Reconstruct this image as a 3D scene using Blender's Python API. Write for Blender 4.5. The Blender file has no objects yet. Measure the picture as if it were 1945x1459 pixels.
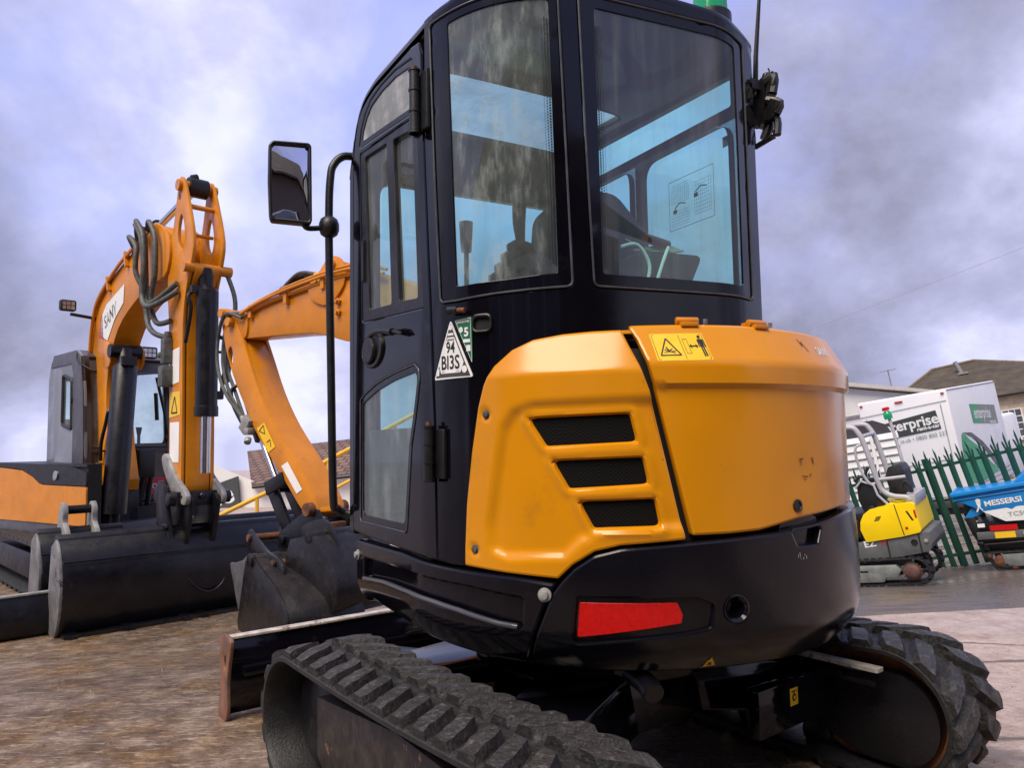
import bpy, bmesh, math, random
import numpy as np
from mathutils import Vector, Matrix
from mathutils.geometry import delaunay_2d_cdt
random.seed(7); rng = np.random.default_rng(7)
sc = bpy.context.scene
COL = sc.collection
R = math.radians

# ------------------------------------------------------------------ camera, light, exposure
PITCH, ROLL = R(4.4), R(0.93)
cam_d = bpy.data.cameras.new("camera"); cam = bpy.data.objects.new("camera", cam_d); COL.objects.link(cam)
cam_d.sensor_width = 36.0; cam_d.lens = 36.0*1420/1945; cam_d.clip_start = 0.05; cam_d.clip_end = 3000
_f = Vector((0, math.cos(PITCH), math.sin(PITCH))); _u0 = Vector((0, -math.sin(PITCH), math.cos(PITCH)))
_r = Vector((1, 0, 0))*math.cos(ROLL) - _u0*math.sin(ROLL); _u = _r.cross(_f)
m = Matrix((_r, _u, -_f)).transposed().to_4x4(); m.translation = (0, 0, 1.15)
cam.matrix_world = m
sc.camera = cam

SUN_EL, SUN_AZ = 56.0, 215.0          # degrees; azimuth measured from +Y clockwise
sun_d = bpy.data.lights.new("sun", 'SUN'); sun_d.energy = 3.4; sun_d.angle = R(40); sun_d.color = (1.0, 0.88, 0.72)
sun = bpy.data.objects.new("sun", sun_d); COL.objects.link(sun)
sdir = Vector((math.sin(R(SUN_AZ))*math.cos(R(SUN_EL)), math.cos(R(SUN_AZ))*math.cos(R(SUN_EL)), math.sin(R(SUN_EL))))
sun.rotation_euler = (-sdir).to_track_quat('-Z', 'Y').to_euler()

world = bpy.data.worlds.new("World"); sc.world = world; world.use_nodes = True
wn, wl = world.node_tree.nodes, world.node_tree.links
wn.clear()
def W_(t, **kw):
    n = wn.new(t)
    for k, v in kw.items(): setattr(n, k, v)
    return n
wout = W_('ShaderNodeOutputWorld'); bg = W_('ShaderNodeBackground'); bg.inputs['Strength'].default_value = 0.1
sky = W_('ShaderNodeTexSky', sky_type='NISHITA', sun_disc=False)
sky.sun_elevation = R(SUN_EL); sky.sun_rotation = R(SUN_AZ); sky.air_density = 1.0; sky.dust_density = 0.6; sky.ozone_density = 3.0
tc = W_('ShaderNodeTexCoord'); sep = W_('ShaderNodeSeparateXYZ'); wl.new(tc.outputs['Generated'], sep.inputs[0])
def wmath(op, a, b=None):
    n = W_('ShaderNodeMath', operation=op)
    for i, x in enumerate((a, b)):
        if x is None: continue
        if isinstance(x, (int, float)): n.inputs[i].default_value = x
        else: wl.new(x, n.inputs[i])
    return n.outputs[0]
zz = wmath('ADD', wmath('MAXIMUM', sep.outputs['Z'], 0.0), 0.75)
cmb = W_('ShaderNodeCombineXYZ')
wl.new(wmath('DIVIDE', sep.outputs['X'], zz), cmb.inputs[0]); wl.new(wmath('DIVIDE', sep.outputs['Y'], zz), cmb.inputs[1])
def wnoise(scale, detail, rough, dist, off):
    mp = W_('ShaderNodeMapping'); mp.inputs['Location'].default_value = off; wl.new(cmb.outputs[0], mp.inputs[0])
    n = W_('ShaderNodeTexNoise'); n.inputs['Scale'].default_value = scale; n.inputs['Detail'].default_value = detail
    n.inputs['Roughness'].default_value = rough; n.inputs['Distortion'].default_value = dist
    wl.new(mp.outputs[0], n.inputs['Vector']); return n.outputs['Fac']
def wramp(fac, stops):
    r = W_('ShaderNodeValToRGB'); wl.new(fac, r.inputs[0]); e = r.color_ramp.elements
    while len(e) < len(stops): e.new(0.5)
    for el, (p, c) in zip(e, stops): el.position = p; el.color = (*c, 1)
    return r.outputs[0]
def wmix(fac, a, b, blend='MIX'):
    n = W_('ShaderNodeMix', data_type='RGBA', blend_type=blend)
    if isinstance(fac, (int, float)): n.inputs[0].default_value = fac
    else: wl.new(fac, n.inputs[0])
    for i, x in ((6, a), (7, b)):
        if isinstance(x, tuple): n.inputs[i].default_value = (*x, 1)
        else: wl.new(x, n.inputs[i])
    return n.outputs[2]
n_big = wnoise(1.55, 9, 0.55, 0.15, (5.3, 0.9, 0.0))
n_det = wnoise(7.0, 7, 0.62, 0.15, (7.3, 2.1, 0.4))
n_gap = wnoise(1.5, 6, 0.58, 0.25, (0.4, 5.2, 1.3))
dens = wmath('ADD', wmath('MULTIPLY', n_big, 0.82), wmath('MULTIPLY', n_det, 0.18))
cloud = wramp(dens, [(0.385, (6.6, 6.7, 8.4)), (0.44, (4.9, 5.0, 7.2)), (0.50, (3.5, 3.6, 5.3)), (0.575, (2.3, 2.35, 3.4))])
clear = wmix(0.82, sky.outputs[0], (3.3, 3.8, 8.2))
gap = wramp(n_gap, [(0.46, (0, 0, 0)), (0.56, (1, 1, 1))])
elev = W_('ShaderNodeMapRange'); elev.inputs[1].default_value = 0.12; elev.inputs[2].default_value = 0.36; wl.new(sep.outputs['Z'], elev.inputs[0])
col = wmix(wmath('MULTIPLY', wmath('MULTIPLY', gap, 0.75), elev.outputs[0]), cloud, clear)
wl.new(col, bg.inputs['Color']); wl.new(bg.outputs[0], wout.inputs[0])

sc.view_settings.view_transform = 'Standard'; sc.view_settings.look = 'None'
sc.view_settings.exposure = 0.5; sc.view_settings.gamma = 1.0

# ------------------------------------------------------------------ materials
def N_(nt, t, **kw):
    n = nt.nodes.new(t)
    for k, v in kw.items(): setattr(n, k, v)
    return n
def new_mat(name):
    mt = bpy.data.materials.new(name); mt.use_nodes = True
    nt = mt.node_tree; b = nt.nodes['Principled BSDF']; return mt, nt, b
def noise(nt, scale, detail=4, rough=0.55, stretch=None, coord='Object', dist=0.0, off=(0, 0, 0)):
    t = N_(nt, 'ShaderNodeTexCoord'); mp = N_(nt, 'ShaderNodeMapping'); nt.links.new(t.outputs[coord], mp.inputs[0])
    mp.inputs['Location'].default_value = off
    if stretch: mp.inputs['Scale'].default_value = stretch
    n = N_(nt, 'ShaderNodeTexNoise'); n.inputs['Scale'].default_value = scale; n.inputs['Detail'].default_value = detail
    n.inputs['Roughness'].default_value = rough; n.inputs['Distortion'].default_value = dist
    nt.links.new(mp.outputs[0], n.inputs['Vector']); return n.outputs['Fac']
def ramp(nt, fac, stops):
    r = N_(nt, 'ShaderNodeValToRGB'); nt.links.new(fac, r.inputs[0]); e = r.color_ramp.elements
    while len(e) < len(stops): e.new(0.5)
    for el, (p, c) in zip(e, stops):
        el.position = p; el.color = (c, c, c, 1) if isinstance(c, (int, float)) else (*c, 1)
    return r.outputs[0]
def mixc(nt, fac, a, b, blend='MIX'):
    n = N_(nt, 'ShaderNodeMix', data_type='RGBA', blend_type=blend)
    if isinstance(fac, (int, float)): n.inputs[0].default_value = fac
    else: nt.links.new(fac, n.inputs[0])
    for i, x in ((6, a), (7, b)):
        if isinstance(x, tuple): n.inputs[i].default_value = (*x, 1)
        else: nt.links.new(x, n.inputs[i])
    return n.outputs[2]
def bump(nt, b, h, strength, dist=0.01):
    n = N_(nt, 'ShaderNodeBump'); n.inputs['Strength'].default_value = strength; n.inputs['Distance'].default_value = dist
    nt.links.new(h, n.inputs['Height']); nt.links.new(n.outputs[0], b.inputs['Normal'])
def M(name, col, rough=0.5, metal=0.0, var=0.25, scale=6.0, rv=0.12, bmp=0.0, bscale=80, coat=0.0, dirt=None, chips=None, spec=0.5, stretch=None):
    """painted / metal / rubber surface with uneven colour, gloss, and optional dirt (col, amount, scale) and chips (col, amount, scale)"""
    mt, nt, b = new_mat(name)
    n1 = noise(nt, scale, 6, 0.6, stretch)
    lo = tuple(c*(1-var) for c in col); hi = tuple(min(1, c*(1+var)) for c in col)
    c = ramp(nt, n1, [(0.3, lo), (0.7, hi)])
    if dirt:
        d = ramp(nt, noise(nt, dirt[2], 8, 0.68, off=(4, 1, 2)), [(max(0, .72-dirt[1]), 0.0), (min(1, .95-dirt[1]*.5), 0.85)])
        c = mixc(nt, d, c, dirt[0])
    if chips:
        d = ramp(nt, noise(nt, chips[2], 9, 0.75, off=(9, 3, 5)), [(.70-chips[1], 0.0), (.72-chips[1], 1.0)])
        c = mixc(nt, d, c, chips[0])
    nt.links.new(c, b.inputs['Base Color'])
    rr = ramp(nt, noise(nt, scale*1.7, 6, 0.65, stretch, off=(2, 7, 1)), [(0.3, max(0.02, rough-rv)), (0.7, min(1, rough+rv))])
    nt.links.new(rr, b.inputs['Roughness'])
    b.inputs['Metallic'].default_value = metal; b.inputs['Specular IOR Level'].default_value = spec
    if coat: b.inputs['Coat Weight'].default_value = coat; b.inputs['Coat Roughness'].default_value = 0.06
    if bmp: bump(nt, b, noise(nt, bscale, 6, 0.6), bmp)
    return mt
def glass(name, tint, refl=0.09, dust_glare=0.10, dcol=(0.45, 0.5, 0.5), streak=(30, 30, 2), dth=(0.5, 0.85)):
    mt = bpy.data.materials.new(name); mt.use_nodes = True; nt = mt.node_tree; nt.nodes.clear()
    out = N_(nt, 'ShaderNodeOutputMaterial'); tr = N_(nt, 'ShaderNodeBsdfTransparent'); tr.inputs[0].default_value = (*tint, 1)
    gl = N_(nt, 'ShaderNodeBsdfGlossy'); gl.inputs['Roughness'].default_value = 0.015
    lw = N_(nt, 'ShaderNodeLayerWeight'); lw.inputs['Blend'].default_value = 0.35
    fr = ramp(nt, lw.outputs['Facing'], [(0.0, refl*0.45), (0.6, refl), (1.0, 0.75)])
    m1 = N_(nt, 'ShaderNodeMixShader'); nt.links.new(fr, m1.inputs[0]); nt.links.new(tr.outputs[0], m1.inputs[1]); nt.links.new(gl.outputs[0], m1.inputs[2])
    df = N_(nt, 'ShaderNodeBsdfDiffuse'); df.inputs[0].default_value = (*dcol, 1)
    d1 = ramp(nt, noise(nt, 1.0, 7, 0.62, streak), [(dth[0]-.25, dust_glare*0.25), (dth[0], dust_glare*.6), (dth[1], dust_glare*2.2)])
    m2 = N_(nt, 'ShaderNodeMixShader'); nt.links.new(d1, m2.inputs[0]); nt.links.new(m1.outputs[0], m2.inputs[1]); nt.links.new(df.outputs[0], m2.inputs[2])
    nt.links.new(m2.outputs[0], out.inputs[0]); return mt

YEL = (0.60, 0.236, 0.003)
m_yel = M('orange_paint', YEL, 0.17, var=0.07, scale=3, rv=0.06, coat=0.0, spec=.45, bmp=0.02, bscale=14, dirt=((0.22, .10, .025), 0.11, 4), chips=((0.2, .06, .02), 0.0, 30))
m_yel_old = M('worn_orange_paint', (0.58, 0.205, 0.006), 0.32, var=0.12, scale=5, rv=0.12, coat=0.1, spec=.4, bmp=0.05, bscale=40, dirt=((0.16, .08, .03), 0.13, 7), chips=((0.10, .05, .03), 0.02, 26))
m_blk = M('black_gloss_paint', (0.003, 0.0026, 0.005), 0.09, var=0.3, scale=5, rv=0.04, bmp=0.012, bscale=12, dirt=((0.03, .028, .026), 0.08, 9), spec=.32)
m_cw = M('black_counterweight_paint', (0.004, 0.0036, 0.006), 0.13, var=0.4, scale=4, rv=0.05, bmp=0.05, bscale=90, spec=.36, dirt=((0.03, .026, .022), 0.09, 11), chips=((0.3, .28, .26), -0.03, 24))
m_plastic = M('black_plastic', (0.007, 0.007, 0.008), 0.40, var=0.3, scale=10, bmp=0.15, bscale=260)
m_rub = M('black_rubber', (0.012, 0.012, 0.013), 0.55, var=0.4, scale=14, bmp=0.3, bscale=150)
m_seal = M('grey_window_seal', (0.05, 0.055, 0.065), 0.45, var=0.4, scale=25)
m_steel = M('bare_steel', (0.45, 0.45, 0.46), 0.3, metal=0.9, var=0.2, scale=20)
m_chrome = M('chrome_rod', (0.62, 0.63, 0.66), 0.2, metal=1.0, var=0.05, scale=10, rv=0.04)
m_rust = M('rusty_steel', (0.12, 0.045, 0.022), 0.8, metal=0.1, var=0.6, scale=18, bmp=0.5, bscale=60, dirt=((0.24, .11, .06), 0.22, 12))
m_dkmet = M('dark_bucket_steel', (0.014, 0.013, 0.015), 0.36, metal=0.3, var=0.5, scale=9, bmp=0.2, bscale=70, dirt=((0.06, .05, .045), 0.18, 16), chips=((0.25, .22, .20), -0.03, 44))
m_blkold = M('worn_black_steel', (0.005, 0.005, 0.008), 0.36, var=0.5, scale=6, rv=0.12, bmp=0.1, bscale=60, dirt=((0.05, .042, .035), 0.12, 14), spec=.4)
m_greymet = M('grey_worn_steel', (0.26, 0.26, 0.26), 0.55, metal=0.2, var=0.35, scale=14, bmp=0.2, bscale=60, chips=((0.02, .02, .02), 0.06, 12))
m_hose = M('grey_hose', (0.07, 0.075, 0.07), 0.5, var=0.5, scale=22, bmp=0.25, bscale=200)
m_dark = M('dark_void', (0.006, 0.006, 0.007), 0.8)
m_int = M('cab_lining', (0.06, 0.062, 0.066), 0.75, var=0.3, scale=12, bmp=0.2, bscale=120)
m_seat = M('seat_vinyl', (0.016, 0.016, 0.019), 0.5, var=0.3, scale=20, bmp=0.2, bscale=200)
m_red = M('red_reflector', (0.50, 0.004, 0.003), 0.28, var=0.1, scale=60, bmp=0.2, bscale=400)
m_white = M('white_paint', (0.78, 0.78, 0.78), 0.45, var=0.06, scale=5, dirt=((0.45, .43, .4), 0.10, 6))
m_label = M('yellow_label', (0.80, 0.50, 0.012), 0.4, var=0.06, scale=30)
m_ink = M('black_ink', (0.012, 0.012, 0.012), 0.5)
m_inkw = M('white_ink', (0.72, 0.74, 0.74), 0.5, var=0.1, scale=40)
m_glass = glass('cab_glass', (0.66, 0.99, 0.94), 0.13, 0.10, (.46, .48, .49), streak=(16, 16, .9), dth=(.5, .74))  # pale vertical streaks painted for reflections in the glass, mixed with dust smears
m_glass_dusty = glass('dusty_cab_glass', (0.66, 0.98, 0.93), 0.14, 0.26, (0.42, 0.48, 0.47), streak=(24, 24, 7), dth=(0.50, 0.74))
m_glass_door = glass('door_glass', (0.68, 0.94, 0.92), 0.22, 0.24, (0.42, .46, .47), streak=(9, 9, 4))
m_glass_refl = glass('reflection_grey_glass', (0.42, 0.46, 0.47), 0.25, 0.9, (0.42, .44, .45), streak=(5, 5, 5))  # diffuse grey painted in for the reflection on the door's upper pane
m_mirror, _nt, _b = new_mat('mirror_glass'); _b.inputs['Metallic'].default_value = 1; _b.inputs['Roughness'].default_value = 0.02; _b.inputs['Base Color'].default_value = (.62, .62, .66, 1)
bump(_nt, _b, noise(_nt, 2.0, 2), 0.02)

# ------------------------------------------------------------------ mesh helpers
class MB:
    """collects shapes into one mesh"""
    def __init__(s): s.v = []; s.f = []; s.m = []
    def add(s, V, F, mi=0):
        o = len(s.v); s.v += [tuple(map(float, p)) for p in V]
        for f in F: s.f.append([i+o for i in f]); s.m.append(mi)
    def box(s, c, d, Rm=None, mi=0):
        hx, hy, hz = d[0]/2, d[1]/2, d[2]/2
        P = [Vector((x, y, z)) for z in (-hz, hz) for x, y in ((-hx, -hy), (hx, -hy), (hx, hy), (-hx, hy))]
        if Rm is not None: P = [Rm @ p for p in P]
        s.add([p+Vector(c) for p in P], [(3, 2, 1, 0), (4, 5, 6, 7), (0, 1, 5, 4), (1, 2, 6, 5), (2, 3, 7, 6), (3, 0, 4, 7)], mi)
    def bar(s, a, b, w, h, up=(0, 0, 1), mi=0):
        a, b = Vector(a), Vector(b); d = (b-a); L = d.length; d.normalize(); u = Vector(up); sd = d.cross(u)
        if sd.length < 1e-4: sd = d.cross(Vector((1, 0, 0)))
        sd.normalize(); u = sd.cross(d)
        s.box((a+b)/2, (L, w, h), Matrix((d, -sd, u)).transposed(), mi)
    def tube(s, pts, r, n=10, smooth=0, caps=True, mi=0):
        P = [Vector(p) for p in pts]
        if smooth: P = catmull(P, smooth)
        rr = r if isinstance(r, (list, tuple)) else [r]*len(P)
        if len(rr) != len(P): rr = list(np.interp(np.linspace(0, 1, len(P)), np.linspace(0, 1, len(rr)), rr))
        V = []; F = []; prev = None
        for i, p in enumerate(P):
            t = (P[min(i+1, len(P)-1)]-P[max(i-1, 0)]).normalized()
            if prev is None:
                a = t.orthogonal().normalized()
            else:
                a = (prev - t*prev.dot(t)); a = a.normalized() if a.length > 1e-6 else t.orthogonal().normalized()
            prev = a; b = t.cross(a)
            for k in range(n):
                q = 2*math.pi*k/n; V.append(p+(a*math.cos(q)+b*math.sin(q))*rr[i])
        for i in range(len(P)-1):
            for k in range(n):
                k2 = (k+1) % n; F.append((i*n+k, i*n+k2, (i+1)*n+k2, (i+1)*n+k))
        if caps: F.append(tuple(range(n))[::-1]); F.append(tuple((len(P)-1)*n+k for k in range(n)))
        s.add(V, F, mi)
    def cyl(s, a, b, r, n=20, mi=0): s.tube([a, b], r, n, mi=mi)
    def lathe(s, o, axis, prof, n=24, mi=0):
        """prof: (radius, height along axis)"""
        ax = Vector(axis).normalized(); a = ax.orthogonal().normalized(); b = ax.cross(a); o = Vector(o); V = []; F = []
        for r, h in prof:
            for k in range(n):
                q = 2*math.pi*k/n; V.append(o+ax*h+(a*math.cos(q)+b*math.sin(q))*max(r, 1e-5))
        for i in range(len(prof)-1):
            for k in range(n):
                k2 = (k+1) % n; F.append((i*n+k, i*n+k2, (i+1)*n+k2, (i+1)*n+k))
        F.append(tuple(range(n))[::-1]); F.append(tuple((len(prof)-1)*n+k for k in range(n)))
        s.add(V, F, mi)
    def prism(s, poly, fr, t0, t1, holes=(), mi=0):
        """2D polygon (with holes) in the frame fr=(origin,U,V), extruded along U x V from t0 to t1"""
        o, U, Vv = (Vector(x) for x in fr); Nn = U.cross(Vv).normalized()
        loops = [ccw(poly)]+[ccw(h)[::-1] for h in holes]
        P2, T = tri_fill(loops, None)
        n = len(P2)
        V = [o+U*p[0]+Vv*p[1]+Nn*t1 for p in P2]+[o+U*p[0]+Vv*p[1]+Nn*t0 for p in P2]
        F = [tuple(t) for t in T]+[tuple(i+n for i in t[::-1]) for t in T]
        k = 0
        for L in loops:
            c = len(L)
            for i in range(c):
                a, b = k+i, k+(i+1) % c; F.append((a, a+n, b+n, b))
            k += c
        s.add(V, F, mi)
    def loft(s, loops, close=True, caps=True, mi=0):
        n = len(loops[0]); V = [p for L in loops for p in L]; F = []
        for i in range(len(loops)-1):
            for k in range(n if close else n-1):
                k2 = (k+1) % n; F.append((i*n+k, i*n+k2, (i+1)*n+k2, (i+1)*n+k))
        if caps: F.append(tuple(range(n))[::-1]); F.append(tuple((len(loops)-1)*n+k for k in range(n)))
        s.add(V, F, mi)
    def build(s, name, mat, parent=None, bevel=0.0, ang=38, seg=2, recalc=False, flat=False):
        me = bpy.data.meshes.new(name); me.from_pydata(s.v, [], s.f)
        mats = mat if isinstance(mat, (list, tuple)) else [mat]
        for x in mats: me.materials.append(x)
        if len(mats) > 1: me.polygons.foreach_set('material_index', s.m)
        if bevel or recalc:
            bm = bmesh.new(); bm.from_mesh(me)
            bmesh.ops.remove_doubles(bm, verts=bm.verts, dist=1e-5)
            bmesh.ops.recalc_face_normals(bm, faces=bm.faces)
            if bevel:
                ed = [e for e in bm.edges if len(e.link_faces) == 2 and e.calc_face_angle(0) > R(32)]
                bmesh.ops.bevel(bm, geom=ed, offset=bevel, segments=seg, profile=0.5, affect='EDGES', clamp_overlap=True)
            bm.to_mesh(me); bm.free()
        if not flat:
            me.polygons.foreach_set('use_smooth', [True]*len(me.polygons))
            me.set_sharp_from_angle(angle=R(ang))
        me.update()
        o = bpy.data.objects.new(name, me); COL.objects.link(o)
        if parent is not None: o.parent = parent
        return o
def catmull(P, k):
    out = []; n = len(P)
    for i in range(n-1):
        p0, p1, p2, p3 = P[max(i-1, 0)], P[i], P[i+1], P[min(i+2, n-1)]
        for j in range(k):
            t = j/k; out.append(0.5*((2*p1)+(p2-p0)*t+(2*p0-5*p1+4*p2-p3)*t*t+(3*p1-p0-3*p2+p3)*t**3))
    return out+[P[-1]]
def ccw(poly):
    p = [tuple(map(float, q)) for q in poly]
    a = sum(p[i][0]*p[(i+1) % len(p)][1]-p[(i+1) % len(p)][0]*p[i][1] for i in range(len(p)))
    return p if a > 0 else p[::-1]
def resample(poly, step):
    out = []
    for i in range(len(poly)):
        a = np.array(poly[i]); b = np.array(poly[(i+1) % len(poly)]); n = max(1, int(math.ceil(np.linalg.norm(b-a)/step)))
        for k in range(n): out.append(tuple(a+(b-a)*k/n))
    return out
def rounded(poly, r, n=6):
    """fillet every corner of a closed polygon"""
    p = ccw(poly); out = []; m = len(p); rr = r if isinstance(r, (list, tuple)) else [r]*m
    for i in range(m):
        q = np.array(p[i]); a = np.array(p[i-1])-q; b = np.array(p[(i+1) % m])-q; la, lb = np.linalg.norm(a), np.linalg.norm(b); a /= la; b /= lb
        th = math.acos(max(-1, min(1, float(a@b))))
        if th > 3.05 or rr[i] <= 0: out.append(tuple(q)); continue
        t = min(rr[i]/math.tan(th/2), la*.48, lb*.48)
        s, e = q+a*t, q+b*t
        for k in range(n+1):
            u = k/n; out.append(tuple((1-u)**2*s+2*u*(1-u)*q+u*u*e))
    return out
def smoothpoly(poly, k=4):
    P = [Vector((x, y, 0)) for x, y in ccw(poly)]; n = len(P); out = []
    for i in range(n):
        p0, p1, p2, p3 = P[i-1], P[i], P[(i+1) % n], P[(i+2) % n]
        for j in range(k):
            t = j/k; q = 0.5*((2*p1)+(p2-p0)*t+(2*p0-5*p1+4*p2-p3)*t*t+(3*p1-p0-3*p2+p3)*t**3); out.append((q.x, q.y))
    return out
def pip(pts, poly):
    pts = np.asarray(pts, float); x, y = pts[:, 0], pts[:, 1]; ins = np.zeros(len(pts), bool); n = len(poly); j = n-1
    for i in range(n):
        xi, yi = poly[i]; xj, yj = poly[j]
        if yi != yj:
            c = ((yi > y) != (yj > y)) & (x < (xj-xi)*(y-yi)/(yj-yi)+xi); ins ^= c
        j = i
    return ins
def pdist(pts, poly):
    """signed distance to polygon outline, positive inside"""
    pts = np.asarray(pts, float); d = np.full(len(pts), 1e9); n = len(poly)
    for i in range(n):
        a = np.array(poly[i]); b = np.array(poly[(i+1) % n]); e = b-a; L = e@e
        if L < 1e-14: continue
        t = np.clip(((pts-a)@e)/L, 0, 1); d = np.minimum(d, np.linalg.norm(pts-(a+t[:, None]*e), axis=1))
    return np.where(pip(pts, poly), d, -d)
def tri_fill(loops, step):
    V = []; E = []
    for L in loops:
        o = len(V); V += [Vector(p) for p in L]; E += [(o+i, o+(i+1) % len(L)) for i in range(len(L))]
    nb = len(V)
    if step:
        o = loops[0]; xs = [p[0] for p in o]; ys = [p[1] for p in o]
        gx, gy = np.meshgrid(np.arange(min(xs)+step*.5, max(xs), step), np.arange(min(ys)+step*.5, max(ys), step))
        G = np.stack([gx.ravel(), gy.ravel()], 1); d = pdist(G, loops[0]); ok = d > step*.45
        for h in loops[1:]: ok &= pdist(G, h) < -step*.45
        V += [Vector(map(float, p)) for p in G[ok]]
    vo, eo, fo, *_ = delaunay_2d_cdt(V, E, [], 0, 1e-7)
    if len(vo) != len(V):      # merged points: map by nearest
        pass
    P = np.array([(v.x, v.y) for v in vo]); T = [tuple(t) for t in fo]
    c = np.array([(P[t[0]]+P[t[1]]+P[t[2]])/3 for t in T]); ok = pip(c, loops[0])
    for h in loops[1:]: ok &= ~pip(c, h)
    T = [t for t, k in zip(T, ok) if k]
    T = [t if (P[t[1]][0]-P[t[0]][0])*(P[t[2]][1]-P[t[0]][1])-(P[t[1]][1]-P[t[0]][1])*(P[t[2]][0]-P[t[0]][0]) > 0 else t[::-1] for t in T]
    return [tuple(p) for p in P], T
def offset_loop(L, d):
    P = np.array(L); a = np.roll(P, 1, 0); b = np.roll(P, -1, 0)
    def nrm(e):
        l = np.linalg.norm(e, axis=1, keepdims=True); l[l < 1e-12] = 1; e = e/l; return np.stack([-e[:, 1], e[:, 0]], 1)
    n1, n2 = nrm(P-a), nrm(b-P); nn = n1+n2; l = np.linalg.norm(nn, axis=1, keepdims=True); l[l < 1e-6] = 1; nn /= l
    k = 1/np.clip((nn*n1).sum(1, keepdims=True), 0.45, 1)
    return [tuple(p) for p in P+nn*d*k]
class Curve:
    """a plan outline swept vertically: (s, z, h) -> point"""
    def __init__(c, pts, prof=None):
        c.p = np.array(pts, float); d = np.diff(c.p, axis=0); l = np.linalg.norm(d, axis=1); c.s = np.concatenate([[0], np.cumsum(l)])
        t = d/l[:, None]; n = np.stack([t[:, 1], -t[:, 0]], 1)*-1
        n = np.stack([-t[:, 1], t[:, 0]], 1)*-1
        nv = np.vstack([n[:1], n[:-1]+n[1:], n[-1:]]); c.n = nv/np.linalg.norm(nv, axis=1, keepdims=True); c.prof = prof
    def __call__(c, s, z, h):
        s, z, h = (np.atleast_1d(np.asarray(q, float)) for q in (s, z, h))
        x = np.interp(s, c.s, c.p[:, 0]); y = np.interp(s, c.s, c.p[:, 1]); nx = np.interp(s, c.s, c.n[:, 0]); ny = np.interp(s, c.s, c.n[:, 1])
        l = np.hypot(nx, ny); nx /= l; ny /= l
        hh = h+(c.prof(z) if c.prof else 0)
        ex = np.where(s > c.s[-1], s-c.s[-1], 0); 
        return np.stack([x+nx*hh, y+ny*hh, z+0*x], 1)
class Plane:
    def __init__(c, o, U, V): c.o, c.U, c.V = (np.array(q, float) for q in (o, U, V)); c.N = np.cross(c.U, c.V); c.N /= np.linalg.norm(c.N)
    def __call__(c, s, z, h):
        s, z, h = (np.atleast_1d(np.asarray(q, float))[:, None] for q in (s, z, h)); return c.o+c.U*s+c.V*z+c.N*h
def panel(mb, surf, outer, holes=(), t=0.012, r=0.004, step=0.025, h=0.0, hf=None, mi=0, back=False):
    """sheet of thickness t on a surface, rounded rims, optional relief hf(pts)->height"""
    loops = [ccw(resample(ccw(outer), step))]+[ccw(resample(ccw(q), step))[::-1] for q in holes]
    rows = [(0, -t), (0, -r), (0.3*r, -0.3*r), (r, 0)] if r > 0 else [(0, -t), (0, 0)]
    def mp(P, hh):
        P = np.array(P); q = hf(P) if hf else 0
        return surf(P[:, 0], P[:, 1], h+hh+q)
    inner = []
    for L in loops:
        n = len(L); V = []; F = []
        for d, hh in rows:
            Q = offset_loop(L, d) if d else L; V += list(mp(Q, hh))
        inner.append(Q)
        for j in range(len(rows)-1):
            for i in range(n):
                i2 = (i+1) % n; F.append((j*n+i, j*n+i2, (j+1)*n+i2, (j+1)*n+i))
        mb.add(V, F, mi)
    P, T = tri_fill(inner, step)
    mb.add(mp(P, 0), T, mi)
    if back: mb.add(mp(P, -t), [x[::-1] for x in T], mi)
_tc = {}
def text2d(s, size=1.0, bold=0.0, align='LEFT', sx=1.0, shear=0.0, space=1.0):
    k = (s, bold, align, shear, space)
    if k not in _tc:
        cu = bpy.data.curves.new('t', 'FONT'); cu.body = s; cu.size = 1; cu.offset = bold; cu.align_x = align; cu.shear = shear; cu.space_character = space; cu.resolution_u = 3
        ob = bpy.data.objects.new('t', cu); COL.objects.link(ob); bpy.context.view_layer.update()
        me = bpy.data.meshes.new_from_object(ob.evaluated_get(bpy.context.evaluated_depsgraph_get()))
        V = [(v.co.x, v.co.y) for v in me.vertices]; F = [tuple(p.vertices) for p in me.polygons]
        bpy.data.objects.remove(ob); bpy.data.curves.remove(cu); bpy.data.meshes.remove(me); _tc[k] = (V, F)
    V, F = _tc[k]; return [(x*size*sx, y*size) for x, y in V], F
def lettering(mb, surf, s, at, size, h=0.002, bold=0.0, align='LEFT', sx=1.0, rot=0.0, shear=0.0, space=1.0, mi=0):
    V, F = text2d(s, size, bold, align, sx, shear, space); c, q = math.cos(rot), math.sin(rot)
    P = np.array([(at[0]+x*c-y*q, at[1]+x*q+y*c) for x, y in V]); mb.add(surf(P[:, 0], P[:, 1], np.full(len(P), h)), F, mi)
def flat(mb, surf, poly, h=0.002, step=None, mi=0):
    """thin mark lying on a surface"""
    P, T = tri_fill([ccw(resample(ccw(poly), step) if step else poly)], step); P = np.array(P); mb.add(surf(P[:, 0], P[:, 1], np.full(len(P), h)), T, mi)
def circ(c, r, n=20, ry=None): return [(c[0]+r*math.cos(2*math.pi*k/n), c[1]+(ry or r)*math.sin(2*math.pi*k/n)) for k in range(n)]
def rect(x0, y0, x1, y1): return [(x0, y0), (x1, y0), (x1, y1), (x0, y1)]
def stroke(a, b, w):
    a, b = np.array(a), np.array(b); d = (b-a)/np.linalg.norm(b-a); n = np.array([-d[1], d[0]])*w/2
    return [tuple(a+n), tuple(a-n), tuple(b-n), tuple(b+n)]
def thing(name, label, cat, mat4=None, loc=None, rz=0.0, group=None):
    o = bpy.data.objects.new(name, None); COL.objects.link(o); o['label'] = label; o['category'] = cat; o.empty_display_size = 0.3
    if mat4 is not None: o.matrix_world = mat4
    if loc is not None: o.location = loc; o.rotation_euler = (0, 0, rz)
    if group: o['group'] = group
    return o
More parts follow.
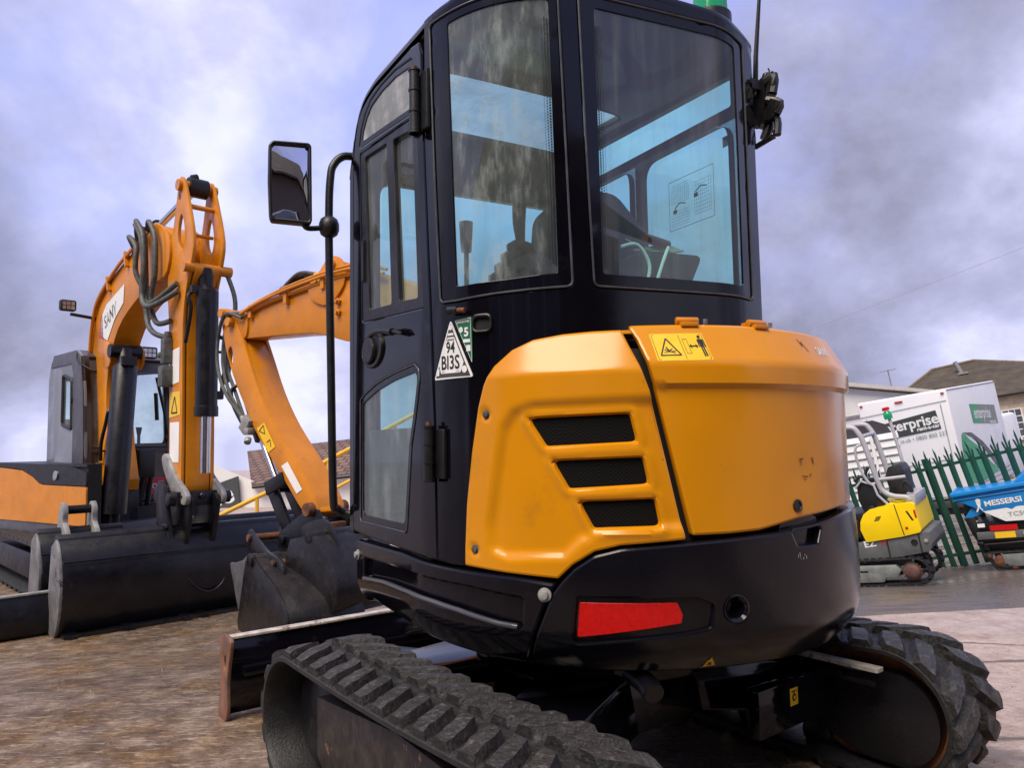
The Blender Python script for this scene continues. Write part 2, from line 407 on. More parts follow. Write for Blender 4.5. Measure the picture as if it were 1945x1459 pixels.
def tag(o, label, cat, group=None):
    o['label'] = label; o['category'] = cat
    if group: o['group'] = group
    return o
def node(name, parent, loc=(0, 0, 0), rz=0.0):
    o = bpy.data.objects.new(name, None); COL.objects.link(o); o.parent = parent; o.location = loc; o.rotation_euler = (0, 0, rz); return o
def frame(o, U, W, up):
    """matrix with local x=U, y=W, z=up"""
    mm = Matrix((Vector(U).normalized(), Vector(W).normalized(), Vector(up).normalized())).transposed().to_4x4(); mm.translation = o; return mm
def sstep(a, b, x): t = np.clip((np.asarray(x, float)-a)/(b-a), 0, 1); return t*t*(3-2*t)

# ------------------------------------------------------------------ the setting: yard, road, far ground
CR0 = 4.587                                     # the slab edge runs along Y - 0.135 X = CR0
def ground_z(X, Y):
    X, Y = np.asarray(X, float), np.asarray(Y, float); d = Y-0.135*X
    left = -0.25*sstep(3.6, 6.6, Y-.25*X)-0.03*np.maximum(Y-9, 0)
    Yn = np.minimum(Y, 24)
    road = np.maximum(-.178*np.maximum(d-CR0, 0), -.855+.10*np.clip(X-5.44, -6, 12)-.13*(Yn-10)-0.03*np.maximum(Y-24, 0))
    w = sstep(0.0, 2.6, X-.02*np.maximum(Y-5, 0)*0)
    return left*(1-w)+road*w
def ground_mesh(name, xs, ds, mat):
    mb = MB(); X, D = np.meshgrid(xs, ds); Y = D+0.135*X; Zg = ground_z(X, Y); n, mm = X.shape
    V = np.stack([X.ravel(), Y.ravel(), Zg.ravel()], 1); F = [(j*mm+i, j*mm+i+1, (j+1)*mm+i+1, (j+1)*mm+i) for j in range(n-1) for i in range(mm-1)]
    mb.add(V, F); o = mb.build(name, mat, ang=80); o['kind'] = 'structure'; return o
# wet brown concrete, pinkish where it has dried on the right
m_yard, nt, b = new_mat('wet_concrete')
tcn = N_(nt, 'ShaderNodeTexCoord'); sp = N_(nt, 'ShaderNodeSeparateXYZ'); nt.links.new(tcn.outputs['Object'], sp.inputs[0])
def nmath(nt, op, a, c):
    n = N_(nt, 'ShaderNodeMath', operation=op)
    for i, x in enumerate((a, c)):
        if isinstance(x, (int, float)): n.inputs[i].default_value = x
        else: nt.links.new(x, n.inputs[i])
    return n.outputs[0]
def gnoise(scale, detail=6, rough=0.6, rot=0.0, stretch=(1, 1, 1), off=(0, 0, 0), dist=0.0):
    mp = N_(nt, 'ShaderNodeMapping'); mp.inputs['Rotation'].default_value = (0, 0, rot); mp.inputs['Scale'].default_value = stretch; mp.inputs['Location'].default_value = off
    nt.links.new(tcn.outputs['Object'], mp.inputs[0]); n = N_(nt, 'ShaderNodeTexNoise'); n.inputs['Scale'].default_value = scale; n.inputs['Detail'].default_value = detail; n.inputs['Roughness'].default_value = rough; n.inputs['Distortion'].default_value = dist
    nt.links.new(mp.outputs[0], n.inputs['Vector']); return n.outputs['Fac']
GR = R(-27)
big = gnoise(0.75, 6, 0.6, dist=0.5); patch = gnoise(1.9, 7, 0.66, off=(6, 2, 0), dist=0.4); mid = gnoise(7.0, 8, 0.7, off=(3, 2, 0))
groove = gnoise(40, 6, 0.68, GR, (0.26, 1.0, 1), dist=.4); tine = gnoise(85, 5, 0.66, GR, (0.34, 1.0, 1), off=(1, 5, 0), dist=.3); grit = gnoise(150, 5, 0.75); pit = gnoise(48, 6, 0.72, off=(8, 8, 0))
drymask = N_(nt, 'ShaderNodeMapRange'); nt.links.new(nmath(nt, 'ADD', nmath(nt, 'ADD', nmath(nt, 'MULTIPLY', sp.outputs['X'], 1.0), nmath(nt, 'MULTIPLY', sp.outputs['Y'], 0.55)), nmath(nt, 'MULTIPLY', big, 1.3)), drymask.inputs[0])
drymask.inputs[1].default_value = 3.75; drymask.inputs[2].default_value = 4.2
dmk = drymask.outputs[0]
base = ramp(nt, mid, [(0.33, (0.085, 0.058, 0.041)), (0.5, (0.20, 0.145, 0.108)), (0.66, (0.37, 0.285, 0.225))])
stain = ramp(nt, mid, [(0.33, (0.055, 0.028, 0.010)), (0.5, (0.17, 0.092, 0.030)), (0.68, (0.36, 0.225, 0.10))])
darkwet = mixc(nt, ramp(nt, gnoise(.55, 4, .5, off=(2.4, 0.6, 0)), [(.46, 0.0), (.60, .75)]), base, (0.085, 0.062, 0.05))
wetc = mixc(nt, ramp(nt, patch, [(0.47, 0.0), (0.60, 0.9)]), darkwet, stain)
pink = ramp(nt, mid, [(0.33, (0.29, 0.21, 0.18)), (0.5, (0.43, 0.335, 0.295)), (0.66, (0.55, 0.45, 0.405))])
c = mixc(nt, dmk, wetc, pink)
c = mixc(nt, ramp(nt, groove, [(0.53, 0.0), (0.66, 0.6)]), c, mixc(nt, dmk, (0.56, 0.46, 0.36), (0.58, 0.49, 0.45)))
c = mixc(nt, ramp(nt, tine, [(0.34, 0.75), (0.47, 0.0)]), c, mixc(nt, dmk, (0.06, 0.043, 0.03), (0.25, 0.18, 0.155)))
c = mixc(nt, ramp(nt, pit, [(0.30, 0.9), (0.39, 0.0)]), c, (0.028, 0.022, 0.018))
c = mixc(nt, ramp(nt, grit, [(0.36, 0.6), (0.47, 0.0)]), c, (0.06, 0.048, 0.04))
vor = N_(nt, 'ShaderNodeTexVoronoi', feature='DISTANCE_TO_EDGE'); vor.inputs['Scale'].default_value = 0.62
mpv = N_(nt, 'ShaderNodeMapping'); nt.links.new(tcn.outputs['Object'], mpv.inputs[0]); mpv.inputs['Location'].default_value = (0.35, 0.2, 0); mpv.inputs['Scale'].default_value = (0.8, 1.9, 1)
nv = N_(nt, 'ShaderNodeTexNoise'); nv.inputs['Scale'].default_value = 9; nv.inputs['Detail'].default_value = 6; nt.links.new(mpv.outputs[0], nv.inputs['Vector'])
nt.links.new(mixc(nt, 0.10, mpv.outputs[0], nv.outputs['Color'], 'ADD'), vor.inputs['Vector'])
crk = ramp(nt, vor.outputs[0], [(0.0, 0.95), (0.010, 0.7), (0.024, 0.0)])
c = mixc(nt, mixc(nt, dmk, (0.0, 0.0, 0.0), crk), c, (0.10, 0.075, 0.065))
nt.links.new(c, b.inputs['Base Color'])
wet = ramp(nt, nmath(nt, 'ADD', nmath(nt, 'MULTIPLY', big, 0.5), nmath(nt, 'MULTIPLY', patch, 0.5)), [(0.42, 0.42), (0.48, 0.16), (0.56, 0.06)])
nt.links.new(mixc(nt, dmk, wet, ramp(nt, big, [(0.4, 0.35), (0.6, 0.7)])), b.inputs['Roughness'])
bump(nt, b, nmath(nt, 'ADD', nmath(nt, 'ADD', nmath(nt, 'MULTIPLY', groove, 0.8), nmath(nt, 'MULTIPLY', tine, 0.7)), nmath(nt, 'ADD', nmath(nt, 'MULTIPLY', grit, 0.3), nmath(nt, 'MULTIPLY', pit, 0.8))), 0.6, 0.012)
m_road, nt, b = new_mat('wet_asphalt')
a1 = noise(nt, 0.55, 7, 0.66, dist=0.4, stretch=(1, 1.6, 1)); a2 = noise(nt, 60, 4, 0.6)
c = ramp(nt, a1, [(0.35, (0.075, 0.058, 0.052)), (0.5, (0.12, 0.10, 0.095)), (0.66, (0.20, 0.175, 0.175))])
c = mixc(nt, ramp(nt, a2, [(0.35, 0.5), (0.55, 0.0)]), c, (0.03, 0.025, 0.022)); nt.links.new(c, b.inputs['Base Color'])
nt.links.new(ramp(nt, a1, [(0.42, 0.5), (0.55, 0.14)]), b.inputs['Roughness']); bump(nt, b, a2, 0.35, 0.01)
near = np.arange(-12, 0.81, 0.4); xs_l = np.concatenate([np.linspace(-160, -13, 12), near]); xs_r = np.concatenate([np.arange(0.8, 14.1, 0.4), np.linspace(16, 200, 12)])
d_near = np.concatenate([[-40, -15], np.arange(-6, CR0-.05, 0.4), [CR0]]); d_far = np.concatenate([[CR0], np.arange(CR0+.35, 22, 0.45), np.linspace(24, 500, 14)])
ground_mesh('yard_ground', np.concatenate([xs_l, xs_r[1:]]), d_near, m_yard)
ground_mesh('yard_far_ground', xs_l, d_far, m_yard)
ground_mesh('road', xs_r, d_far, m_road)

# ------------------------------------------------------------------ the black and orange mini excavator in front
PHI = R(29); THU = R(38)
ex = thing('mini_excavator', 'large black and orange mini excavator in the foreground, seen from its rear left corner', 'excavator', loc=(0.345, 2.85, 0))
def fillet(pts, rad, n=24):
    out = []; k = len(pts)
    for i in range(k):
        p = np.array(pts[i], float); r = rad[i]
        if i in (0, k-1) or r == 0: out.append(p); continue
        a = np.array(pts[i-1])-p; bb = np.array(pts[i+1])-p; a = a/np.linalg.norm(a); bb = bb/np.linalg.norm(bb); th = math.acos(np.clip(a@bb, -1, 1)); t = r/math.tan(th/2)
        cc = p+(a+bb)/np.linalg.norm(a+bb)*r/math.sin(th/2); s = p+a*t; e = p+bb*t; a0 = math.atan2(*(s-cc)[::-1]); a1 = math.atan2(*(e-cc)[::-1]); d = (a1-a0+math.pi) % (2*math.pi)-math.pi
        for q in range(n+1): out.append(cc+r*np.array([math.cos(a0+d*q/n), math.sin(a0+d*q/n)]))
    return np.array(out)
CABP = fillet([(-.8, .62), (-.8, -.52), (.10, -.60), (.32, -.52), (.32, .62)], [0, .40, .3, .05, 0])
RB = .81
BODYP = np.array([(-RB, .62)]+[(-RB*math.cos(t), -.06-RB*math.sin(t)) for t in np.linspace(0, math.pi, 121)]+[(RB, .62)])
CABS = Curve(CABP)
hoodprof = lambda z: np.where(z > 1.355, -(.060*((z-1.355)/.11)), np.where(z > 1.29, 0.0, 0.0))-.013*sstep(1.300, 1.283, z)
HOODS = Curve(BODYP, hoodprof)
def cwprof(z): return -0.075*np.clip((.64-z)/.12, 0, 2)**1.8+.006*np.sin(np.clip((z-.6)/.3, 0, 1)*math.pi)
CWS = Curve(BODYP, cwprof); BODYS = Curve(BODYP)
def upart(name, mb, mat, parent=None, **kw):
    o = mb.build(name, mat, parent or ex, **kw)
    if parent is None: o.rotation_euler = (0, 0, PHI)
    return o
def roofz(y): return np.interp(y, [-.62, -.45, -.3, -.15, .1, .3, .40, .46, .52, .56, .60, .62], [2.545, 2.53, 2.508, 2.503, 2.518, 2.530, 2.522, 2.505, 2.465, 2.40, 2.32, 2.27])
def cabtop(s): return float(roofz(np.interp(s, CABS.s, CABS.p[:, 1])))

# --- cab shell with its two rear windows
WT = lambda a, c, d, n=9: [(s, float(np.interp(np.interp(s, CABS.s, CABS.p[:, 1]), [-.62, -.5, -.3, -.15], [2.545, 2.525, 2.506, 2.503]))-d) for s in np.linspace(a, c, n)]
W1o = [(.862, 2.0), (.887, 1.572), (.96, 1.570), (1.15, 1.582), (1.312, 1.596), (1.30, 2.0)]+WT(1.284, .842, .036)
W1c = [(.94, 2.0), (.954, 1.612), (1.115, 1.618), (1.27, 1.634), (1.265, 2.0)]+WT(1.256, .925, .066)
W2o = [(1.366, 2.0), (1.382, 1.601), (1.52, 1.603), (1.70, 1.606), (2.035, 1.609), (2.034, 2.1)]+WT(2.030, 1.350, .038)
W2c = [(1.411, 2.0), (1.415, 1.640), (1.685, 1.644), (1.97, 1.646), (1.972, 2.1)]+WT(1.968, 1.405, .075)
shell = [(.80, .80), (1.0, .79), (1.4, .80), (2.17, .80)]+[(s, cabtop(s)) for s in np.linspace(2.17, .80, 44)]
mb = MB(); panel(mb, CABS, shell, [rounded(W1o, .02), rounded(W2o, .02)], t=.035, r=.008, step=.04, back=True)
panel(mb, Plane((-.8, .62, 0), (1, 0, 0), (0, 0, 1)), [(0.06, .80), (1.06, .80), (1.12, .80), (1.12, 2.27), (0.06, 2.27)], [rounded(rect(.12, .95, 1.04, 1.60), .05), rounded(rect(.12, 1.66, 1.04, 2.235), .07)], t=-.03, r=0, step=.1)
panel(mb, CABS, [(.0, .80), (.058, .80), (.058, 2.39), (.03, 2.33), (0, 2.27)], t=.04, r=.006, step=.05)
# right hand wall of the cab, seen from inside through the glass
def rightwall(u): return (.322, u)
panel(mb, Plane((.318, .62, 0), (0, -1, 0), (0, 0, 1)), [(0, .8), (1.1, .8), (1.1, 2.5), (.1, 2.5), (0, 2.3)],
      [rounded(rect(.535, 1.56, 1.03, 2.30), .075), rounded(rect(.06, 1.62, .455, 2.31), .07), rounded([(.12, 2.35), (1.05, 2.345), (1.05, 2.46), (.15, 2.49)], .012)], t=-.03, r=0, step=.1)
upart('cab_shell', mb, m_blk)
roof = MB(); ro = [(x, y) for x, y in CABP]; ro = [p for p in ro]
RS = lambda s, z, h: np.stack([s, z, roofz(z)+.035*np.clip(1-((s+.24)/.60)**4, -1, 1)*np.clip((z+.66)/.12, 0, 1)**.5*np.clip((.64-z)/.2, 0, 1)-.035+h], 1)
panel(roof, lambda s, z, h: RS(np.atleast_1d(s), np.atleast_1d(z), np.atleast_1d(h)), ro, [rounded(rect(-.62, .12, .22, .505), .05)], t=.03, r=.018, step=.045, h=.03, back=True)
upart('roof', roof, m_blk)
mb = MB(); panel(mb, lambda s, z, h: RS(np.atleast_1d(s), np.atleast_1d(z), np.atleast_1d(h)), rounded(rect(-.62, .12, .22, .505), .05), t=.004, r=0, step=.06, h=.02)
upart('roof_hatch_pane', mb, glass('clouded_hatch', (.78, .86, .74), .05, .35, (.5, .52, .45), streak=(6, 6, 6)))
for nm, o_, c_, g_ in (('rear_corner_window', W1o, W1c, m_glass_dusty), ('rear_window', W2o, W2c, m_glass)):
    mb = MB(); panel(mb, CABS, rounded(offset_loop(ccw(o_), .004), .02), [rounded(c_, .012)], t=.006, r=.0015, step=.03, h=-.002)
    w = upart(nm, mb, m_blk)
    mb = MB(); panel(mb, CABS, rounded(offset_loop(ccw(c_), -.01), .01), t=.0, r=0, step=.03, h=-.006); mb.build('pane', g_, w)
    mb = MB(); L = resample(rounded(o_, .02), .03); P = CABS([p[0] for p in L], [p[1] for p in L], np.full(len(L), .001)); mb.tube(list(P)+[P[0]], .0034, 6, caps=False); mb.build('seal', m_seal, w)
    # band of printed dots fading the black border into the clear glass
    mb = MB(); side = [(1.405, 2.45), (1.411, 2.0), (1.415, 1.64)] if nm == 'rear_window' else [(1.27, 1.634), (1.265, 2.0), (1.256, 2.45)]
    sg = 1 if nm == 'rear_window' else -1
    for col_ in range(3):
        for z in np.arange(1.66, 2.40, .0085):
            s0 = float(np.interp(z, sorted(p[1] for p in side), [p[0] for p in sorted(side, key=lambda q: q[1])]))+sg*(.006+col_*.0085)
            r_ = .0036-.0009*col_; C8 = circ((s0, z+(.004 if col_ % 2 else 0)), r_, 6); mb.add(CABS([p[0] for p in C8], [p[1] for p in C8], np.full(6, -.004)), [tuple(range(6))])
    mb.build('printed_dots', m_ink, w)
mb = MB(); FP = Plane((-.8, .60, 0), (1, 0, 0), (0, 0, 1))
for q in (rect(.12, .95, 1.04, 1.60), rect(.12, 1.66, 1.04, 2.235)): flat(mb, FP, q)
RP = Plane((.32, .62, 0), (0, -1, 0), (0, 0, 1))
for q in (rect(.53, 1.55, 1.04, 2.31), rect(.05, 1.61, .46, 2.32), [(.12, 2.35), (1.05, 2.345), (1.05, 2.46), (.15, 2.49)]): flat(mb, RP, q)
far_glass = upart('front_and_side_glazing', mb, m_glass)
# load chart printed on the right hand pane
mb = MB(); u0, u1, z0, z1 = .665, .915, 1.985, 2.185
for a, q in (((u0, z0), (u1, z0)), ((u1, z0), (u1, z1)), ((u1, z1), (u0, z1)), ((u0, z1), (u0, z0))): flat(mb, RP, stroke(a, q, .0022), h=-.004)
for bx in ((u0+.012, z0+.105, .10, .075, 9, 7), (u0+.012, z0+.012, .10, .06, 9, 5), (u0+.145, z0+.03, .09, .13, 8, 9)):
    x, y, w_, h_, nx, ny = bx
    for i in range(nx+1): flat(mb, RP, stroke((x+w_*i/nx, y), (x+w_*i/nx, y+h_*(1 if i % 3 else .8)), .0009), h=-.004)
    for i in range(ny+1): flat(mb, RP, stroke((x, y+h_*i/ny), (x+w_, y+h_*i/ny), .0009), h=-.004)
for k, a in ((1, (u0+.03, z0+.085)), (1, (u0+.15, z0+.12))):
    flat(mb, RP, stroke(a, (a[0]+.03, a[1]+.018), .005), h=-.004); flat(mb, RP, stroke((a[0]+.03, a[1]+.018), (a[0]+.065, a[1]+.008), .004), h=-.004)
    flat(mb, RP, rect(a[0]-.008, a[1]-.02, a[0]+.014, a[1]-.004), h=-.004)
flat(mb, RP, rect(.968, 2.225, 1.0, 2.265), h=-.004)
mb.build('load_chart', m_ink, far_glass)

# --- interior
mb = MB(); CAv = lambda z: [(x*.965-.008, y*.965, z) for x, y in CABP]
mb.loft([[Vector(p) for p in CAv(.82)], [Vector(p) for p in CAv(1.20)]], close=True)
upart('floor_and_console', mb, m_int)
mb = MB()
seatp = rounded([(-.24, 0), (.22, 0), (.27, .55), (.24, .92), (.10, 1.06), (-.10, 1.06), (-.22, .95), (-.27, .55)], .10, 8)
mb.prism(seatp, ((0, .02, 1.06), (1, 0, 0), (0, .06, 1)), -.05, .07)
upart('seat_back', mb, m_seat, bevel=.03, seg=3)
mb = MB(); mb.prism(rounded(rect(-.36, .0, .20, .52), .08), ((0, .06, 1.32), (1, 0, 0), (0, 1, 0)), 0, .13); upart('seat_cushion', mb, m_seat, bevel=.03, seg=3)
for sx, nm in ((-.52, 'left'), (.20, 'right')):
    mb = MB(); mb.prism(rounded(rect(-.09, -.25, .09, .35), .04), ((sx, 0, 1.20), (1, 0, 0), (0, 1, 0)), 0, .36)
    con = upart('side_console', mb, m_int, bevel=.02)
    mb = MB(); prof = [(.125-.085*i/14+(.014 if i % 2 else 0), .022*i) for i in range(15)]; mb.lathe((sx+(.12 if sx < 0 else 0), .05 if sx < 0 else .26, 1.58), (.25, -.1, 1), prof, 18); mb.build('lever_boot', m_rub, con)
    mb = MB(); o = Vector((sx+(.12 if sx < 0 else 0), .05 if sx < 0 else .26, 1.58))+Vector((.25, -.1, 1)).normalized()*.28; mb.tube([o, o+Vector((.02, .05, .12)), o+Vector((.02, .04, .25))], [.012, .024, .03], 10, smooth=4); mb.build('joystick', m_rub, con)
mb = MB(); mb.tube([(-.425, .30, 1.62), (-.425, .30, 1.92)], .010, 8); mb.tube([(-.425, .30, 1.90), (-.425, .30, 2.02)], [.021, .028], 12); upart('travel_lever', mb, m_rub)
mb = MB(); mb.prism(rounded([(-.06, 0), (.22, .01), (.14, -.14), (-.06, -.10)], .02), ((0, -.24, 1.80), (1, 0, 0), (0, 0, 1)), -.04, .09); tray = upart('document_box', mb, m_int, bevel=.008)
mb = MB()
for q, (x, z, a) in enumerate(((.03, 1.825, .3), (.10, 1.84, -.25), (.15, 1.85, .5))): mb.box((x, -.26+.03*q, z), (.16, .10, .004), Matrix.Rotation(a, 3, 'Y') @ Matrix.Rotation(.5, 3, 'X'))
mb.build('papers', M('cream_paper', (.55, .55, .42), .7), tray)
mb = MB(); mb.tube([(-.01, -.29, 1.86), (.11, -.27, 1.852)], .017, 12); mb.build('red_tube', M('dull_red_plastic', (.22, .05, .035), .4), tray)
mb = MB(); mb.tube([(-.13, -.42, 1.62), (-.10, -.42, 1.72), (-.14, -.41, 1.79), (-.20, -.40, 1.78)], .006, 8, smooth=5); mb.tube([(-.10, -.43, 1.62), (-.05, -.43, 1.74), (.0, -.40, 1.80)], .006, 8, smooth=5); mb.build('cables', m_inkw, tray)

# --- door
DS = lambda s, z, h: CABS(s, z, np.asarray(h)+.004)
doorp = [(.066, .812), (.40, .806), (.866, .800), (.86, 1.2), (.838, 1.6), (.812, 2.0), (.790, 2.40), (.775, 2.447)]+[(s, cabtop(s)-.045) for s in (.70, .6, .5, .40, .32, .25, .18, .135)]+[(.098, 2.39), (.075, 2.33), (.066, 2.25)]
dlow = [(.160, .858), (.40, .860), (.644, .862), (.690, 1.14), (.728, 1.236), (.764, 1.345), (.757, 1.382), (.721, 1.401), (.522, 1.388), (.34, 1.365), (.210, 1.335), (.160, 1.318)]
dsl = [(.152, 2.290), (.440, 2.252), (.744, 2.213), (.770, 1.9), (.794, 1.572), (.49, 1.594), (.18, 1.617), (.163, 1.95)]
dup = [(.138, 2.318), (.44, 2.275), (.726, 2.232), (.711, 2.420), (.55, 2.452), (.40, 2.462), (.28, 2.456), (.215, 2.428), (.168, 2.385)]
mb = MB(); panel(mb, DS, rounded(doorp, .012, 3), [rounded(dlow, .02), rounded(dsl, .012), rounded(dup, .015)], t=.035, r=.007, step=.035, back=True,
      hf=lambda P: -.006*sstep(0, .03, pdist(P, [(.10, .84), (.83, .83), (.78, 1.5), (.12, 1.55)]))*0)
door = upart('cab_door', mb, m_blk)
mb = MB(); panel(mb, DS, rounded(dup, .015), [rounded(offset_loop(ccw(dup), .022), .03)], t=.006, r=.002, step=.03, h=-.003); panel(mb, DS, rounded(offset_loop(ccw(dup), .02), .03), t=0, r=0, step=.04, h=-.007, mi=1)
mb.build('upper_pane', [m_blk, m_glass_refl], door)
mb = MB(); pl, pr = [(.205, 2.258), (.452, 2.226), (.498, 1.634), (.256, 1.652)], [(.518, 2.214), (.702, 2.180), (.742, 1.612), (.572, 1.630)]
panel(mb, DS, rounded(dsl, .012), [rounded(pl, .012), rounded(pr, .012)], t=.022, r=.003, step=.03, h=-.003); fr_ = mb.build('sliding_window_frame', m_plastic, door)
mb = MB(); panel(mb, DS, offset_loop(ccw(pl), -.006), t=0, r=0, step=.05, h=-.013); mb.build('sliding_pane', m_glass_door, door)
mb = MB(); panel(mb, DS, offset_loop(ccw(pr), -.006), t=0, r=0, step=.05, h=-.018); mb.build('sliding_pane', m_glass_door, door)
mb = MB(); panel(mb, DS, rect(.192, 1.77, .212, 1.93), t=.014, r=.003, step=.03, h=.008); mb.build('sliding_window_latch', m_plastic, door)
mb = MB(); panel(mb, DS, rounded(dlow, .02), [rounded(offset_loop(ccw(dlow), .026), .03)], t=.006, r=.002, step=.03, h=-.001); panel(mb, DS, rounded(offset_loop(ccw(dlow), .024), .03), t=0, r=0, step=.04, h=-.005, mi=1)
mb.build('lower_pane', [m_blk, m_glass_door], door)
mb = MB(); L = resample(rounded(dlow, .02), .03); P = DS([p[0] for p in L], [p[1] for p in L], np.full(len(L), .001)); mb.tube(list(P)+[P[0]], .003, 6, caps=False); mb.build('seal', m_seal, door)
mb = MB(); hc = DS([.318], [1.493], [0])[0]; panel(mb, DS, circ((.312, 1.493), .112, 32, .067), [circ((.312, 1.493), .090, 28, .052)], t=.012, r=.004, step=.02, h=.010); panel(mb, DS, circ((.312, 1.493), .095, 24, .055), t=0, r=0, step=.03, h=.001); hd = mb.build('door_handle', m_plastic, door)
mb = MB(); panel(mb, DS, circ((.290, 1.493), .062, 20, .048), t=.02, r=.006, step=.02, h=.018); mb.build('handle_paddle', m_plastic, hd)
mb = MB(); mb.lathe(DS([.236], [1.480], [.010])[0], (-1, 0, 0), [(.012, 0), (.012, .004), (.009, .006)], 14); mb.build('key_lock', m_steel, hd)
mb = MB(); mb.tube(DS([.34, .45, .58, .66], [1.545, 1.543, 1.525, 1.507], [.02, .032, .03, .02]), [.006, .009, .009, .005], 8, smooth=4); mb.tube(DS([.54, .60], [1.532, 1.520], [.032, .031]), .013, 8); mb.build('pull_lever', m_plastic, door)
for (s0, z0, z1) in ((.795, 2.125, 2.335), (.862, 1.033, 1.20)):
    mb = MB(); c0 = CABS([s0], [z0], [.030])[0]; c1 = CABS([s0], [z1], [.030])[0]; mb.cyl(c0, c1, .017, 14)
    for k in (0, .33, .66, .97): zz = z0+(z1-z0)*k; mb.cyl(CABS([s0], [zz], [.030])[0], CABS([s0], [zz+.006], [.030])[0], .0195, 14)
    for ds in (-.028, .028): panel(mb, CABS, rect(s0+ds-.022, z0+.01, s0+ds+.022, z1-.01), t=.012, r=.003, step=.05, h=.014)
    mb.build('hinge', m_plastic, door)
    mb = MB(); mb.cyl(c1, CABS([s0], [z1+.012], [.030])[0], .008, 10); mb.build('hinge_pin', m_rust, door)

# --- counterweight, left skirt, dark core behind the gaps
cwtop = [(1.285, .772), (1.322, .810), (1.379, .847), (1.448, .864), (1.643, .877), (1.903, .890), (2.289, .924), (3.2, .93)]
holec = (1.752, .700)
notch = [(1.945, .96), (1.950, .900), (1.972, .848), (2.062, .846), (2.090, .890), (2.094, .96)]
redp = [(1.325, .629), (1.334, .722), (1.592, .722), (1.606, .690), (1.602, .668)]
redrec = rounded([(1.315, .614), (1.33, .735), (1.64, .735), (1.69, .715), (1.68, .655), (1.62, .645)], .015); notchp = rounded([(1.951, .89), (1.972, .85), (2.062, .848), (2.086, .895), (2.02, .893)], .008)
def cw_relief(P):
    d = pdist(P, [(1.26, .60), (1.30, .585), (1.72, .655), (1.70, .76), (1.29, .745)])
    return -.014*sstep(-.004, .02, d)*0-.02*sstep(-.006, .012, pdist(P, notch))-.012*sstep(-.006, .010, pdist(P, rounded([(1.315, .617), (1.33, .733), (1.66, .733), (1.70, .655), (1.62, .648)], .02)))
mb = MB(); panel(mb, CWS, [(1.172, .535), (1.30, .53), (3.2, .53)]+cwtop[::-1]+[(1.262, .742)], [circ(holec, .034, 20), redrec, notchp], t=.05, r=.007, step=.016)
panel(mb, CWS, offset_loop(ccw(redrec), -.01), t=0, r=0, step=.02, h=-.014); panel(mb, CWS, offset_loop(ccw(notchp), -.03), t=0, r=0, step=.02, h=-.024)
cw = upart('counterweight', mb, m_cw)
mb = MB(); n = Vector(CWS.n[np.searchsorted(CWS.s, holec[0])]).to_3d(); o = Vector(CWS([holec[0]], [holec[1]], [0])[0]); mb.lathe(o-n*.05, n, [(.0, 0), (.034, 0), (.034, .046), (.038, .05), (.034, .052), (.026, .045), (.026, .012), (.0, .012)], 28); mb.build('lifting_socket', m_cw, cw)
mb = MB(); panel(mb, CWS, rounded(redp, .006), t=.004, r=.0015, step=.02, h=-.010); mb.build('red_reflector', m_red, cw)
mb = MB()
for k in range(7): s0, z0 = 1.965+rng.uniform(0, .035), .832-rng.uniform(0, .02); flat(mb, CWS, circ((s0, z0), rng.uniform(.001, .003), 6, rng.uniform(.003, .006)), h=.001)
mb.build('paint_chip', m_greymet, cw)
skp = [(.13, .55), (.27, .585), (.76, .550), (1.0, .538), (1.168, .536), (1.256, .742), (1.278, .770), (1.16, .781), (.975, .786), (.60, .797), (.145, .789)]
rec = rounded([(.222, .657), (.45, .676), (.694, .681), (.956, .670), (1.10, .651), (1.170, .646), (1.178, .722), (.99, .738), (.695, .742), (.45, .740), (.235, .733)], .012)
mb = MB(); panel(mb, CWS, rounded(skp, .01), [rec], t=.04, r=.009, step=.018); panel(mb, CWS, offset_loop(ccw(rec), -.012), t=0, r=0, step=.02, h=-.020)
sk = upart('side_skirt', mb, m_blk)
mb = MB(); lipz = [(.228, .656), (.45, .675), (.694, .680), (.85, .677), (.956, .669), (1.10, .650), (1.160, .647)]; mb.tube(list(CWS(np.interp(np.linspace(0, 6, 40), range(7), [p[0] for p in lipz]), np.interp(np.linspace(0, 6, 40), range(7), [p[1] for p in lipz]), np.full(40, -.001))), .0085, 10); mb.build('lip_highlight_bead', M('highlight_gloss_bead', (.045, .045, .05), .12, var=.1, spec=1.0), sk)  # bead added along the recess lip, lightened and glossy to draw its highlight
for s0, z0 in ((1.242, .739), (.165, .735)):
    mb = MB(); o = Vector(CWS([s0], [z0], [0])[0]); n = Vector((np.interp(s0, CWS.s, CWS.n[:, 0]), np.interp(s0, CWS.s, CWS.n[:, 1]), 0)); mb.lathe(o, n, [(.019, -.003), (.019, .003), (.0125, .004), (.0115, .013), (.006, .014)], 6 if False else 18); mb.build('bolt', m_greymet, sk)
mb = MB(); pts = [CWS(BODYS.s[4:-4], np.full(len(BODYS.s)-8, z), np.full(len(BODYS.s)-8, h)) for z, h in ((.50, -.40), (.50, -.16), (.53, -.055), (.60, -.035), (1.40, -.06), (1.43, -.30))]
mb.loft([[Vector(p) for p in L] for L in pts], close=True, caps=True); upart('engine_bay', mb, m_dark)
mb = MB(); mb.tube([(-.36, -.60, .50), (-.37, -.68, .49), (-.38, -.72, .475)], .030, 16); mb.lathe((-.38, -.72, .475), (-.01, -.05, -.015), [(.030, 0), (.025, 0), (.023, -.05)], 16); upart('exhaust_pipe', mb, m_blkold)

